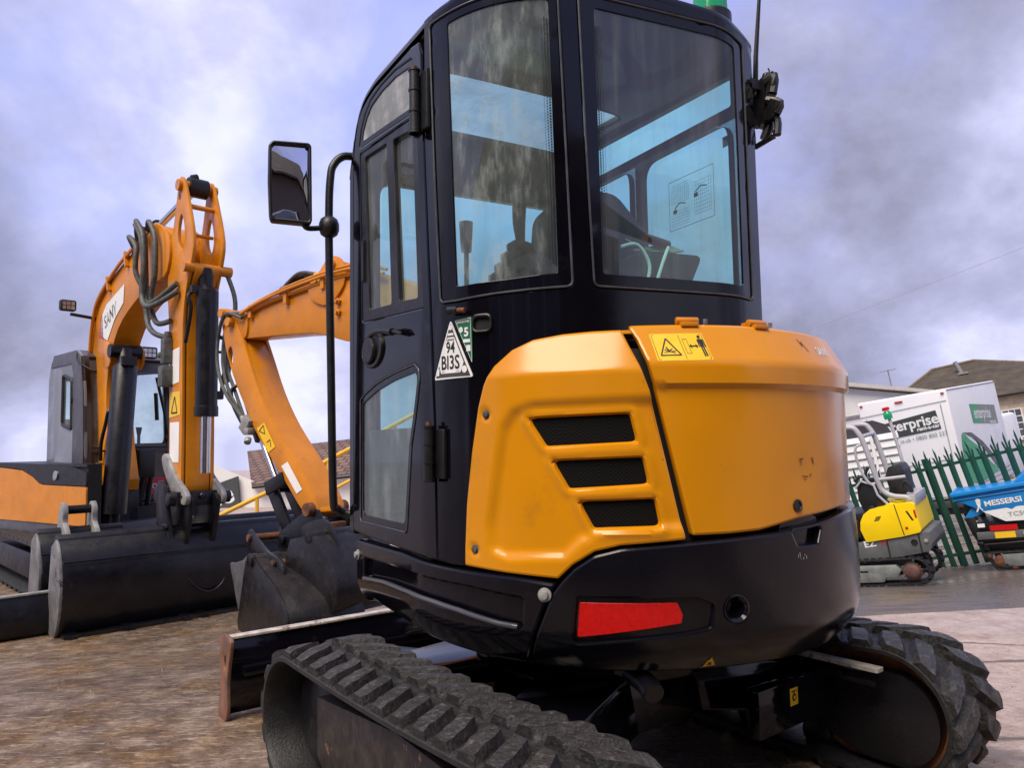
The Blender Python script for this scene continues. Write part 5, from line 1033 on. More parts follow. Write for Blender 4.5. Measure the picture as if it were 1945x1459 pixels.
mb = MB(); mb.box(pl3(-3.35, .15, 1.0), (.06, .8, 1.0)); mb.box(pl3(-2.9, .15, .75), (.9, .8, .35)); mb.prism(rounded(rect(-.22, 0, .22, .75), .1), (pl3(-2.95, .22, .95), (0, 1, 0), (-.15, 0, 1)), -.06, .06); mb.box(pl3(-2.25, .35, .98), (.2, .35, .3)); mb.tube([pl3(-2.3, .38, 1.0), pl3(-2.3, .38, 1.30)], .018, 8); mb.tube([pl3(-2.3, .38, 1.29), pl3(-2.3, .38, 1.38)], [.02, .035], 10); mb.build('cab_interior', m_int, lcab, bevel=.01)
mb = MB(); mb.tube([pl3(fx(1.95)+.03, .47, 1.93), pl3(fx(1.6)+.03, .53, 1.55), pl3(fx(1.3)+.03, .56, 1.28)], .018, 8); mb.lathe(pl3(fx(1.27)+.04, .565, 1.26), (1, 0, 0), [(.04, -.02), (.04, .03)], 12); mb.tube([pl3(fx(1.7)+.03, .44, 1.75), pl3(fx(1.5)+.03, .45, 1.45)], .022, 8); mb.build('wiper', m_plastic, lcab)
mb = MB(); mb.box(pl3(fx(.75)-.012, .47, .73), (.01, .22, .18)); sld = mb.build('sold_notice', M('pinkish_red_notice', (.65, .04, .07), .5), lcab)
mb = MB(); lettering(mb, Plane(pl3(fx(.75)-.004, 0, 0), (0, 1, 0), (0, 0, 1)), 'SOLD', (.375, .70), .075, h=.0, bold=.02); mb.build('notice_lettering', m_inkw, sld)
mb = MB(); mb.tube([pl3(-2.25, -.285, 2.18), pl3(-2.15, -.30, 2.08), pl3(-2.05, -.25, 2.02), pl3(-2.0, -.2, 1.98)], .008, 6, smooth=4); mb.box(pl3(-2.42, -.28, 1.68), (.03, .02, .04)); mb.build('roof_cable', m_rub, lcab)
def worklamp(p, sc_=1.0, nm='work_lamp'):
    mb = MB(); mb.box(pl3(*p), (.10*sc_, .17*sc_, .13*sc_)); w = lpart(nm, mb, m_plastic, bevel=.02)
    mb = MB(); q = Plane(pl3(p[0]+.051*sc_, p[1], p[2]), (0, 1, 0), (0, 0, 1))
    for a in range(3):
        for c_ in range(2): flat(mb, q, rect(-.065*sc_+.045*sc_*a, -.05*sc_+.05*sc_*c_, -.028*sc_+.045*sc_*a, -.008*sc_+.05*sc_*c_))
    mb.build('lamp_lens', m_steel, w); return w
worklamp((-1.98, .36, 2.20))
w2 = worklamp((-2.10, -.42, 2.66), .9); mb = MB(); mb.bar(pl3(-2.15, -.38, 2.58), pl3(-2.18, -.12, 2.56), .03, .03); mb.build('lamp_bracket', m_blkold, w2)
mb = MB(); mb.box(pl3(-1.72, .26, .98), (.14, .16, .30)); mb.tube([pl3(-1.72, .26, .85), pl3(-1.75, .22, .6), pl3(-1.8, .18, .3), pl3(-1.8, .16, .0)], .035, 10, smooth=5); mb.tube([pl3(-1.70, .32, .84), pl3(-1.74, .30, .55), pl3(-1.82, .3, .2), pl3(-1.85, .3, .0)], .028, 10, smooth=5); lpart('hose_box', mb, m_plastic, bevel=.008)
mb = MB(); mb.tube([pl3(-1.66, -.20, 1.0), pl3(-1.64, -.22, .7), pl3(-1.62, -.2, .35), pl3(-1.6, -.2, .05)], .032, 10, smooth=5); mb.tube([pl3(-2.32, -.22, 1.2), pl3(-2.36, -.24, .9), pl3(-2.2, -.24, .55), pl3(-2.0, -.22, .2)], .025, 10, smooth=5); lpart('hydraulic_hose', mb, m_hose)
# house: hood on its right side
hp = [(-1.32, -.28), (-1.32, -.40), (-3.3, -.78), (-4.3, -.80), (-4.35, .75), (-3.5, .80), (-3.5, .64), (-1.90, .64), (-1.60, .45), (-1.40, .0)]
def houseblock(z0, z1, s0=1.0, s1=1.0, hp=hp):
    mb = MB(); c0 = Vector((-2.8, 0, 0)); q = lambda p, s_, z: Vector(pl3(c0.x+(p[0]-c0.x)*s_, p[1]*s_, z)); mb.loft([[q(p, s0, z0) for p in hp[::-1]], [q(p, s1, z1) for p in hp[::-1]]]); return mb
hp_h = [(-1.32, -.275), (-1.32, -.40), (-3.3, -.78), (-4.3, -.80), (-4.35, .75), (-3.5, .80), (-3.46, -.275)]
mb = MB(); HSP = Plane(pl3(-1.32, -.405, 0), (-.982, -.188, 0), (0, 0, 1)); 
hs = [(.0, .40), (.0, .775), (.9, .78), (1.0, .795), (1.15, .86), (1.4, .925), (1.9, .95), (2.6, .96), (2.6, .38)]
panel(mb, HSP, rounded([(-x, z) for x, z in hs], .03) if False else rounded(hs, .03), t=-.06, r=0, step=.1); mb.build('engine_hood', m_yel_old, lx, recalc=True)
mb = MB(); panel(mb, HSP, rounded([(.0, .785), (.0, .92), (.25, .965), (1.1, .995), (2.6, 1.015), (2.6, .97), (1.9, .96), (1.4, .935), (1.15, .87), (1.0, .805), (.9, .788)], .03), t=-.05, r=0, step=.08, h=.0)
mb.loft([[Vector(pl3(x, y, z)) for x, y in hp_h] for z in (.97, .995)]); hc_ = mb.build('hood_cover', m_plastic, lx, recalc=True, bevel=.02)
mb = MB(); mb.lathe(Vector(pl3(-1.32, -.405, 0))+Vector((-.982*.62, -.188*.62, .88)), (.15, -.95, .1), [(.05, -.01), (.05, .01), (.035, .012)], 16); mb.build('cover_latch', m_steel, hc_)
lpart('counterweight', houseblock(.10, .405, .99, .99), m_cabdark, bevel=.03, recalc=True)
lpart('deck', houseblock(.40, .53, .9, .9), m_dark)
mb = MB(); mb.loft([[Vector(pl3(x, y, z)) for x, y in hp_h] for z in (.40, .97)]); 
o = lpart('engine_compartment', mb, m_dark, recalc=True); o.scale = (1, .97, 1)
mb = MB(); mb.box(pl3(-1.75, 0, .55), (.35, .34, .45)); mb.box(pl3(-1.98, 0, .30), (.3, .36, .3)); mb.tube([pl3(-1.9, -.3, .45), pl3(-1.9, .5, .45)], .05, 12); lpart('swing_post', mb, m_blkold, bevel=.02)
for y in (-.62, .62):
    mb = make_belt(y, .40, -4.2+OX, -1.5+OX, .28, .235, 34, lug=.035, seed=9, detail=False, skew=.03)
    for i, v in enumerate(mb.v): mb.v[i] = (v[1], v[0], v[2])
    tr = lpart('track', mb, m_track, recalc=True); mb = MB(); mb.box((-2.85+OX, y, .28), (2.5, .28, .26)); mb.build('track_frame', m_blkold, tr, bevel=.03)

# two spare buckets on the ground behind it
def spare(nm, label, off, y0, y1, dxy, ears):
    t = thing(nm, label, 'bucket', frame(PL-fL*OX+fL*dxy[0]+lL*dxy[1], fL, lL, (0, 0, 1)), group='spare grading buckets beside the bigger excavator')
    b_ = wide_bucket(lambda n_, mb, m_, **k: mb.build(n_, m_, t, **k), .30, y0, y1, .47, -.25, 'bucket_shell')
    if ears:
        for y in ears:
            mb = MB(); plate(mb, T(smoothpoly([(.20, .40), (.20, .55), (.25, .68), (.31, .70), (.36, .64), (.36, .54), (.45, .45), (.40, .36)], 3)), y-.02, y+.02); mb.build('ear_plate', m_greymet, t, bevel=.004)
        mb = MB(); mb.tube([pl3(.29, ears[0], .64), pl3(.29, ears[1], .64)], .036, 14); mb.build('pin', m_blkold, t)
    return t
spare('grading_bucket', 'black grading bucket with pale lifting ears behind the wide bucket on the left', 0, -.24, .40, (-.62, -.78), (-.05, .17))
spare('grading_bucket', 'black grading bucket without ears standing right behind the coupler of the left excavator', 0, -.62, 1.05, (-.55, .52), None)

# ------------------------------------------------------------------ buildings on the left: rental office and its stair rail
def tilt(U, up): U = Vector((U[0], U[1], 0)); up = Vector(up).normalized(); U = (U-up*U.dot(up)).normalized(); return U, up.cross(U), up
m_render = M('white_render', (.72, .71, .68), .8, var=.06, scale=1.5, dirt=((.45, .43, .38), .08, 1.2))
m_tiles, nt, b = new_mat('brown_roof_tiles')
tx = N_(nt, 'ShaderNodeTexCoord'); mpg = N_(nt, 'ShaderNodeMapping'); nt.links.new(tx.outputs['UV'], mpg.inputs[0])
br = N_(nt, 'ShaderNodeTexBrick'); br.inputs['Scale'].default_value = 1; br.inputs['Brick Width'].default_value = .30; br.inputs['Row Height'].default_value = .26; br.inputs['Mortar Size'].default_value = .035; br.inputs['Mortar Smooth'].default_value = .6
br.inputs['Color1'].default_value = (.12, .065, .048, 1); br.inputs['Color2'].default_value = (.20, .12, .09, 1); br.inputs['Mortar'].default_value = (.03, .02, .018, 1); nt.links.new(mpg.outputs[0], br.inputs[0]); nt.links.new(br.outputs[0], b.inputs['Base Color']); b.inputs['Roughness'].default_value = .75
bump(nt, b, br.outputs['Fac'], -.9, .03)
U, Wv, up = tilt((1.0, -.10), (-.09, .0, 1))
of = thing('rental_office', 'low white building with a brown tiled roof behind the excavators', 'building', frame((-8.9, 22, -1.6), U, Wv, up))
# local x along the eaves, y away, z up
mb = MB(); mb.add([(-4, 0, -3), (1.70, 0, -3), (1.70, 0, 1.50), (.0, 0, 2.36), (-4, 0, 1.0)], [(0, 1, 2, 3, 4)]); mb.add([(1.70, 0, -3), (9, .3, -3), (9, .3, 1.55), (1.70, 0, 1.50)], [(0, 1, 2, 3)]); mb.add([(-4, 0, -3), (-4, 7, -3), (-4, 7, 1.0), (-4, 0, 1.0)], [(3, 2, 1, 0)]); mb.add([(9, .3, -3), (9, 7, -3), (9, 7, 1.55), (9, .3, 1.55)], [(0, 1, 2, 3)]); mb.build('wall', m_render, of)
def uvquad(mb_, name, P, mat, parent, uvs):
    me = bpy.data.meshes.new(name); me.from_pydata(P, [], [tuple(range(len(P)))]); uvl = me.uv_layers.new()
    for i, q in enumerate(uvs): uvl.data[i].uv = q
    me.materials.append(mat); o = bpy.data.objects.new(name, me); COL.objects.link(o); o.parent = parent; return o
rf = uvquad(None, 'roof', [(1.55, -.25, 1.50), (9.2, .05, 1.56), (9.2, 3.2, 2.64), (-.12, 3.2, 2.56)], m_tiles, of, [(1.6, 0), (9.2, 0), (9.2, 3.4), (0, 3.4)])
mb = MB(); mb.loft([[Vector(p) for p in ((1.55, -.25, 1.44), (9.2, .05, 1.50), (9.2, 3.2, 2.58), (-.12, 3.2, 2.5))], [Vector(p) for p in ((1.55, -.25, 1.485), (9.2, .05, 1.545), (9.2, 3.2, 2.625), (-.12, 3.2, 2.545))]]); mb.build('roof_edge', m_white, rf, recalc=True)
mb = MB(); mb.tube([(1.6, -.30, 1.44), (9.2, .0, 1.50)], .06, 8); mb.build('gutter', m_plastic, rf)
SGN = Plane((-.95, -.10, 0), (1, 0, 0), (0, 0, 1)); m_signgrey = M('dark_grey_sign', (.055, .06, .062), .5, var=.1)
mb = MB(); mb.prism([(-2.6, -.15), (2.05, .95), (2.05, 1.78), (-2.6, .65)], ((-.95, -.06, 0), (1, 0, 0), (0, 0, 1)), -.0, .10); sgn = mb.build('sign_board', m_signgrey, of)
mb = MB(); lettering(mb, Plane((-.95, -.165, 0), (1, 0, 0), (0, 0, 1)), 'enterprise', (1.95, 1.10), .80, h=.0, bold=.02, rot=.23, align='RIGHT'); lettering(mb, Plane((-.95, -.165, 0), (1, 0, 0), (0, 0, 1)), 'rent-a-car', (1.95, .80), .30, h=.0, bold=.02, rot=.23, align='RIGHT'); mb.build('sign_lettering', m_inkw, sgn)
m_railyel = M('yellow_rail_paint', (.70, .38, .02), .45, var=.08, scale=6)
sr = thing('stair_rail', 'yellow metal handrail rising to the right in front of the white rental office', 'handrail', loc=(-4.4, 14, -1.6))
mb = MB(); mb.tube([(-1.1, 0, 1.45), (.0, 0, 1.965), (1.41, 0, 2.69), (2.6, -.1, 3.3)], .042, 10); mb.tube([(-.6, 0, 1.05), (1.6, 0, 2.2), (2.6, -.1, 2.75)], .032, 10); mb.build('rail', m_railyel, sr)
for x, z in ((-.37, 1.78), (.95, 2.44), (2.2, 3.08)): mb = MB(); mb.tube([(x, 0, z), (x+.03, 0, -.6)], .036, 8); mb.build('post', m_railyel, sr)

# ------------------------------------------------------------------ right hand side, standing on the lower road
UPR = (-.155, .03, 1.0)
m_green_f = M('green_fence_paint', (.008, .062, .038), .45, var=.2, scale=5, dirt=((.05, .07, .05), .12, 12))
U, Wv, up = tilt((.8, -.6), (-.29, .05, 1.0))
fe = thing('palisade_fence', 'dark green spiked palisade fence along the far side of the road', 'fence', frame((7.0805, 12, -.94), U, Wv, up))
r3 = random.Random(5)
for i in range(-24, 19):
    x = i*.1585+.04; mb = MB(); hgt = 1.905+.035*x*0+r3.uniform(-.012, .012); lean = r3.uniform(-.02, .02)+(.06 if i in (-4, -9) else 0)
    w = .043; q = lambda xx, z: xx+lean*(z/1.9)
    prof = [(-w, 0), (-w*.35, -.014), (w*.35, -.014), (w, 0)]
    mb.loft([[Vector((q(x, z)+a*1.0, b_-.02+(0), z)) for a, b_ in prof]+[Vector((q(x, z)+a, b_-.014, z)) for a, b_ in prof[::-1]] for z in (.02, 1.66)])
    # three splayed points
    for k, (dx, top) in enumerate(((-.026, 1.775), (0, 1.905), (.026, 1.775))):
        b0 = q(x, 1.64)+(k-1)*w*.62; mb.loft([[Vector((b0-w*.34, -.03, 1.62)), Vector((b0+w*.34, -.03, 1.62)), Vector((b0+w*.34, -.024, 1.62)), Vector((b0-w*.34, -.024, 1.62))], [Vector((b0+dx*.6-w*.32, -.04, 1.74 if k != 1 else 1.82)), Vector((b0+dx*.6+w*.32, -.04, 1.74 if k != 1 else 1.82)), Vector((b0+dx*.6+w*.32, -.034, 1.74 if k != 1 else 1.82)), Vector((b0+dx*.6-w*.32, -.034, 1.74 if k != 1 else 1.82))], [Vector((q(b0, 1.9)+dx-.002, -.05, top)), Vector((q(b0, 1.9)+dx+.002, -.05, top)), Vector((q(b0, 1.9)+dx+.002, -.047, top)), Vector((q(b0, 1.9)+dx-.002, -.047, top))]])
    mb.tube([(q(x, 1.60), -.038, 1.60), (q(x, 1.60), -.045, 1.60)], .010, 6); mb.tube([(q(x, .20), -.038, .20), (q(x, .20), -.045, .20)], .010, 6)
    mb.build('picket', m_green_f, fe, recalc=True)
for z in (.20, 1.60):
    mb = MB(); mb.box((-.4, .012, z), (7.0, .045, .045)); mb.build('rail', m_green_f, fe)
for x in (-2.70, .0, 2.7):
    mb = MB(); mb.box((x, .06, .86), (.07, .05, 1.80)); mb.box((x, .085, .86), (.10, .006, 1.80)); mb.build('post', m_green_f, fe)

m_truckw = M('white_van_panel', (.74, .75, .77), .35, var=.04, scale=1.2, dirt=((.45, .44, .42), .07, 2)); m_grn = M('bright_green_vinyl', (.01, .30, .10), .4, var=.08); m_dkvin = M('dark_grey_vinyl', (.045, .055, .05), .4, var=.1); m_grytxt = M('grey_vinyl_text', (.22, .27, .27), .5)
U, Wv, up = tilt((.678, -.735), UPR)
# the truck's local axes: x across its rear (0 at its right rear corner, negative to the left), y forward along its side, z up from the roof corner
tk = thing('box_truck', 'white rental box truck with green and black lettering behind the green fence', 'truck', frame(Vector((9.8613, 17, 2.1953))-up*3.15, U, Wv, up))
H0 = 3.15
side_dir = Vector((.735, .678, 0)); yx = side_dir.dot(Vector(Wv)); xx_ = side_dir.dot(Vector(U))
def sd(y, z): return Vector((xx_*y*1.0, yx*y, H0+z+.19*y*0))
mb = MB(); c = [Vector((-2.03, 0, 0)), Vector((0, 0, 0)), Vector((xx_*4.0, yx*4.0, 0)), Vector((xx_*4.0-2.03, yx*4.0, 0))]
mb.loft([[p+Vector((0, 0, H0-2.48)) for p in c], [p+Vector((0, 0, H0)) for p in c]]); body = mb.build('box_body', m_truckw, tk, bevel=.05, seg=3, recalc=True)
RPl = Plane((0, -.012, H0), (1, 0, 0), (0, 0, 1)); SPl = Plane(Vector((0, 0, H0))+Vector((.006, -.008, 0)), (xx_, yx, 0), (0, 0, 1))
mb = MB()
for q in (((-2.0, -.37), (-.03, -.27)), ((-1.87, -.42), (-1.87, -2.4)), ((-.17, -.33), (-.17, -2.4)), ((-1.9, -1.72), (-.16, -1.60))): flat(mb, RPl, stroke(*q, .018))
flat(mb, SPl, stroke((.04, -.04), (3.95, -.30+.26), .03)); flat(mb, SPl, stroke((.05, -2.22), (3.9, -2.22), .02)); flat(mb, SPl, stroke((.05, -2.32), (3.9, -2.32), .02)); mb.build('panel_seams', m_grytxt, body)
mb = MB()
for x, w_ in ((-1.93, .07), (-1.05, .18), (-.08, .07)): mb.box((x, -.02, H0-.09 if x != -1.05 else H0-.13), (w_, .03, .035))
mb.build('marker_lamp', m_red, body, bevel=.008)
rs = .055
mb = MB(); flat(mb, RPl, [(-1.55, -.55-rs), (-.30, -.45), (-.26, -.88), (-1.50, -.98)], h=.004); sgn = mb.build('rear_sign', m_dkvin, body)
mb = MB(); flat(mb, RPl, [(-1.80, -.60-rs), (-1.545, -.555-rs), (-1.52, -.68-rs), (-1.80, -.70-rs)], h=.004); flat(mb, RPl, [(-1.80, -.94), (-1.60, -.90), (-1.58, -1.02), (-1.80, -1.08)], h=.004); mb.build('green_stripe', m_grn, sgn)
mb = MB(); lettering(mb, RPl, 'enterprise', (-1.66, -.845), .335, h=.006, bold=.025, rot=.075); lettering(mb, RPl, 'rent-a-car', (-.78, -.875), .125, h=.006, bold=.03, rot=.075); mb.build('sign_lettering', m_inkw, sgn)
mb = MB(); lettering(mb, RPl, 'enterprise.co.uk • 0800 800 227', (-1.78, -1.14), .128, h=.006, bold=.004, rot=.065, sx=.98); mb.build('web_lettering', m_grytxt, sgn)
mb = MB(); flat(mb, SPl, [(1.45, -.46), (3.45, -.62), (3.45, -1.10), (1.45, -.92)], h=.004); s2 = mb.build('side_sign', M('faded_sign_grey', (.20, .235, .20), .5, var=.1), body)
mb = MB(); flat(mb, SPl, [(1.45, -.46), (2.05, -.51), (2.0, -.97), (1.45, -.92)], h=.006); mb.build('green_block', m_grn, s2)
mb = MB(); lettering(mb, SPl, 'enterprise', (1.62, -.82), .40, h=.008, bold=.02, rot=-.07, sx=.80); lettering(mb, SPl, 'rent-a-car', (2.72, -1.04), .14, h=.008, bold=.03, rot=-.07); mb.build('side_lettering', m_inkw, s2)
mb = MB(); gp = smoothpoly([(.35, -1.12), (.9, -1.28), (1.5, -1.55), (2.1, -1.95), (2.5, -2.2), (.35, -2.2)], 4); flat(mb, SPl, gp, h=.004); g_ = mb.build('green_swoosh', m_grn, body)
mb = MB(); 
for a in np.linspace(0, 1, 1): 
    arc = [(.45, -1.06), (1.05, -1.22), (1.7, -1.52), (2.3, -1.93), (2.65, -2.2), (2.95, -2.2), (2.5, -1.84), (1.8, -1.40), (1.1, -1.12)]; flat(mb, SPl, arc, h=.006)
mb.build('black_swoosh', m_dkvin, body)
mb = MB(); lettering(mb, SPl, 'pick', (.60, -1.86), .18, h=.008, bold=.02); lettering(mb, SPl, 'enter', (.60, -2.08), .18, h=.008, bold=.02); mb.build('slogan_lettering', m_inkw, g_)
mb = MB(); mb.box((-1.0, .2, H0-2.62), (1.95, .5, .16)); mb.box((-1.0, .35, H0-2.82), (1.9, .2, .14)); under = mb.build('rear_underrun', m_cabdark, tk, bevel=.02)
mb = MB(); mb.box((-1.15, .02, H0-2.64), (.52, .02, .11)); mb.build('number_plate', m_label, under)
mb = MB(); lettering(mb, Plane((-1.15, .008, H0-2.64), (1, 0, 0), (0, 0, 1)), 'NOU', (-.0, -.035), .10, bold=.02); mb.build('plate_lettering', m_ink, under)
for x in (-1.75, -.35): mb = MB(); mb.box((x, .0, H0-2.66), (.36, .06, .10)); mb.build('tail_lamp', m_red, under, bevel=.02)
for yy in (.9,):
    for x in (-1.75, -.3):
        mb = MB(); o = Vector((x+xx_*yy, yx*yy, .36)); mb.lathe(o-Vector((.12, 0, 0)), (1, 0, 0), [(.18, 0), (.34, .02), (.36, .06), (.36, .18), (.34, .24), (.18, .24)], 28); mb.build('wheel', m_rub, tk)
mb = MB(); mb.loft([[Vector((x+xx_*y, yx*y, z)) for x, z in ((-1.95, .5), (-.06, .5), (-.06, 2.2), (-1.95, 2.2))] for y in (4.1, 5.6)]); mb.build('cab', m_truckw, tk, bevel=.1, recalc=True)

# stone house
m_stone, nt, b = new_mat('pale_stone_wall'); tx = N_(nt, 'ShaderNodeTexCoord'); br = N_(nt, 'ShaderNodeTexBrick'); br.inputs['Scale'].default_value = 1; br.inputs['Brick Width'].default_value = .55; br.inputs['Row Height'].default_value = .24; br.inputs['Mortar Size'].default_value = .02
br.inputs['Color1'].default_value = (.72, .58, .40, 1); br.inputs['Color2'].default_value = (.56, .44, .30, 1); br.inputs['Mortar'].default_value = (.50, .43, .34, 1)
mpg = N_(nt, 'ShaderNodeMapping'); mpg.inputs['Rotation'].default_value = (R(90), 0, 0); nt.links.new(tx.outputs['Object'], mpg.inputs[0]); nt.links.new(mpg.outputs[0], br.inputs[0]); nt.links.new(mixc(nt, ramp(nt, noise(nt, 3, 5), [(.35, .0), (.7, .35)]), br.outputs[0], (.40, .32, .22)), b.inputs['Base Color']); b.inputs['Roughness'].default_value = .9
m_slate = M('dark_slate_roof', (.060, .048, .036), .8, var=.35, scale=1.4, bmp=.3, bscale=9, dirt=((.10, .085, .03), .14, 1.6), stretch=(1, 1, 3))
U, Wv, up = tilt((.80, -.60), UPR)
hs_o = Vector((29.4, 45, 3.58))
hsq = thing('stone_house', 'pale stone house with a dark slate roof behind the white box truck', 'house', frame(hs_o-up*7.0, U, Wv, up))
EV = 7.0
mb = MB(); mb.loft([[Vector(p) for p in ((-6.5, 0, 0), (7, 0, 0), (7, 8, 0), (-6.5, 8, 0))], [Vector(p) for p in ((-6.5, 0, EV), (7, 0, EV), (7, 8, EV), (-6.5, 8, EV))]]); mb.build('wall', m_stone, hsq)
def hroof(P, F): mb = MB(); mb.add(P, F); return mb
mb = hroof([(-7.0, -.4, EV-.1), (7.2, -.4, EV-.1), (7.2, 8.4, EV-.1), (-7.0, 8.4, EV-.1), (-3.75, 4, EV+2.2), (6.9, 4, EV+.1), (-1.3, 4, EV+2.3)], [(0, 1, 5, 6, 4), (3, 4, 6, 5, 2), (0, 4, 3)])
hr = mb.build('roof', m_slate, hsq, flat=True)
mb = MB(); mb.tube([(-7.0, -.4, EV-.06), (-3.75, 4, EV+2.24), (-1.3, 4, EV+2.34), (6.9, 4, EV+.15)], .09, 6); mb.build('ridge_tiles', M('ridge_tile', (.16, .13, .09), .9, var=.3), hr)
mb = MB(); mb.tube([(-2.0, 3.0, EV+1.6), (-2.25, 3.0, EV+2.45)], .13, 10); mb.box((-1.9, 2.9, EV+1.62), (.6, .6, .12)); mb.build('flue_pipe', m_greymet, hr)
mb = MB(); mb.tube([(-7, -.5, EV-.15), (7, -.5, EV-.15)], .08, 6); mb.build('gutter', m_plastic, hr)
m_pane = M('dark_window_pane', (.20, .22, .26), .05, metal=.7, var=.1)
for i, (x, z) in enumerate(((.35, EV-1.9), (3.3, EV-1.75), (.7, EV-5.0), (3.6, EV-4.9), (6.0, EV-1.7), (-3.0, EV-1.9))):
    mb = MB(); mb.box((x, -.02, z), (1.05, .08, 1.75)); mb2 = MB(); mb2.box((x, -.05, z), (.90, .04, 1.60)); f_ = mb.build('window', m_white, hsq); f2 = mb2.build('pane', m_pane, f_)
    mb = MB()
    for k in (-.15, .15): mb.box((x+k, -.075, z), (.04, .02, 1.6))
    for k in (-.4, 0, .4): mb.box((x, -.077, z+k), (.9, .02, .05))
    mb.build('glazing_bar', m_white, f_); mb = MB(); mb.box((x, -.09, z-.95), (1.25, .2, .12)); mb.build('sill', m_white, f_)
mb = MB(); mb.tube([(-5.9, 1, EV-.2), (-5.9, 1, EV+2.7)], .045, 6); mb.bar((-6.4, 1, EV+2.65), (-5.4, 1, EV+2.65), .04, .04)
for k in range(5): mb.bar((-6.3+.2*k, .7, EV+2.65), (-6.3+.2*k, 1.3, EV+2.65), .025, .025)
mb.build('tv_aerial', m_greymet, hsq)

# pale shed far behind and the white van with a slatted body in front of it
U, Wv, up = tilt((.95, .2), UPR)
shd = thing('white_shed', 'white gabled shed far behind the yellow digger, left of the box truck', 'shed', frame(Vector((9.5, 30, -2.0)), U, Wv, up))
mb = MB(); mb.loft([[Vector((x, y, z)) for x, z in ((-2.5, -1), (9, -1), (9, 3.6), (4.0, 4.75), (-2.5, 4.6))] for y in (0, 6)]); mb.build('wall', m_render, shd)
mb = MB(); mb.loft([[Vector((x, y, z)) for x, z in ((-2.7, 4.62), (4.0, 4.78), (9.3, 3.6), (9.3, 3.75), (4.0, 4.95), (-2.7, 4.78))] for y in (-.3, 6.2)]); mb.build('roof', M('pale_shed_roof', (.55, .52, .48), .7, var=.1), shd, recalc=True)
mb = MB(); mb.bar((-2.5, -.03, 3.2), (9, -.03, 3.2), .05, .12); mb.build('trim', m_greymet, shd)
U, Wv, up = tilt((.90, -.42), UPR)
vn = thing('slatted_trailer', 'white slatted trailer behind the fence beside the yellow digger', 'trailer', frame(Vector((7.55, 15.2, -1.3)), U, Wv, up))
mb = MB(); mb.box((-.75, .6, 1.40), (2.7, 1.2, 2.1)); bd = mb.build('box', m_white, vn, bevel=.03)
for k in range(13):
    mb = MB(); mb.box((-.75, -.012, .42+.16*k), (2.68, .02, .022)); mb.build('slat_gap', m_grytxt, bd)
for x in (-1.2, .1):
    mb = MB(); mb.box((x, -.04, 1.4), (.06, .04, 2.1)); mb.build('stay', m_white, bd)
mb = MB(); mb.prism([(-.5, 0), (.5, 0), (.42, .18), (.2, .30), (-.1, .30), (-.4, .2)], ((.0, .1, 2.46), (1, 0, 0), (0, 0, 1)), 0, -.02); mb.build('air_deflector', m_cabdark, bd)
for x in (-1.6, .2): mb = MB(); mb.lathe((x, .1, .1), (0, 1, 0), [(.2, 0), (.32, .02), (.32, .2), (.2, .22)], 20); mb.build('wheel', m_rub, vn)

# ------------------------------------------------------------------ small yellow digger
m_digyel = M('bright_yellow_paint', (.86, .60, .002), .4, var=.05, scale=4, spec=.35); m_diggrey = M('digger_grey_paint', (.10, .105, .11), .45, var=.2, scale=6, dirt=((.16, .15, .14), .12, 9)); m_sprk = M('dull_rust', (.085, .042, .032), .75, var=.5, scale=14, bmp=.3, bscale=60); m_rops = M('pale_grey_tube', (.38, .38, .41), .4, var=.1, scale=9)
U, Wv, up = tilt((.78, -.62), UPR)
dg = thing('yellow_mini_digger', 'small yellow and grey mini digger with an open canopy in front of the green fence', 'mini digger', frame((5.443, 10, -.836), U, Wv, up))
# local x rearward, y across to the far side, z up
for y, nm in ((.12, 'near'), (.86, 'far')):
    mb = make_belt(0, .23, -1.45, -.13, .20, .172, 40, lug=.034, seed=4, detail=False, skew=.02)
    mb.v = [(v[1], v[0]+y, v[2]) for v in mb.v]; tr = mb.build('track', m_trackside, dg, recalc=True)
    mb = MB(); mb.prism([(-1.35, .30), (-.36, .29), (-.30, .22), (-.36, .13), (-.50, .13), (-.54, .07), (-.95, .07), (-1.0, .11), (-1.4, .10)], ((0, y-.13, 0), (1, 0, 0), (0, 0, 1)), 0, -.1, holes=[circ((-.95, .21), .03, 10, .022), rect(-.82, .20, -.72, .23)]); mb.build('track_frame', M('grey_track_frame', (.16, .175, .17), .55, var=.3, scale=9, chips=((.25, .16, .10), .03, 16)) if nm == 'near' else bpy.data.materials['grey_track_frame'], tr, bevel=.006)
    mb = MB(); g = []
    for k in range(36): a = 2*math.pi*k/36; rad = .13 if k % 2 else .108; g.append((-.17+rad*math.cos(a), .195+rad*math.sin(a)))
    mb.prism(g, ((0, y-.10, 0), (1, 0, 0), (0, 0, 1)), -.03, .0); mb.lathe((-.17, y-.10, .195), (0, -1, 0), [(.10, 0), (.10, .03), (.075, .05), (.05, .06)], 20); mb.build('sprocket', m_sprk, tr)
    mb = MB(); mb.lathe((-1.42, y-.10, .19), (0, 1, 0), [(.06, 0), (.14, .02), (.14, .16), (.06, .2)], 20); mb.build('idler', m_diggrey, tr)
mb = MB(); gb = rounded([(-1.5, .36), (-.37, .385), (-.02, .43), (.10, .46), (.14, .55), (.125, .69), (.0, .715), (-.40, .665), (-.85, .60), (-1.5, .55)], .02); mb.prism(gb, ((0, 0.02, 0), (1, 0, 0), (0, 0, 1)), -.94, 0); bdg = mb.build('house_base', m_diggrey, dg, bevel=.03)
mb = MB(); mb.box((-.40, .012, .53), (.012, .02, .27)); mb.box((.0, .012, .56), (.012, .02, .24)); mb.build('panel_seam', m_dark, bdg)
mb = MB(); mb.lathe((-.07, .03, .575), (0, -1, 0), [(.001, .01), (.035, .012), (.04, .02), (.045, .0)], 16); mb.build('socket', m_dark, bdg)
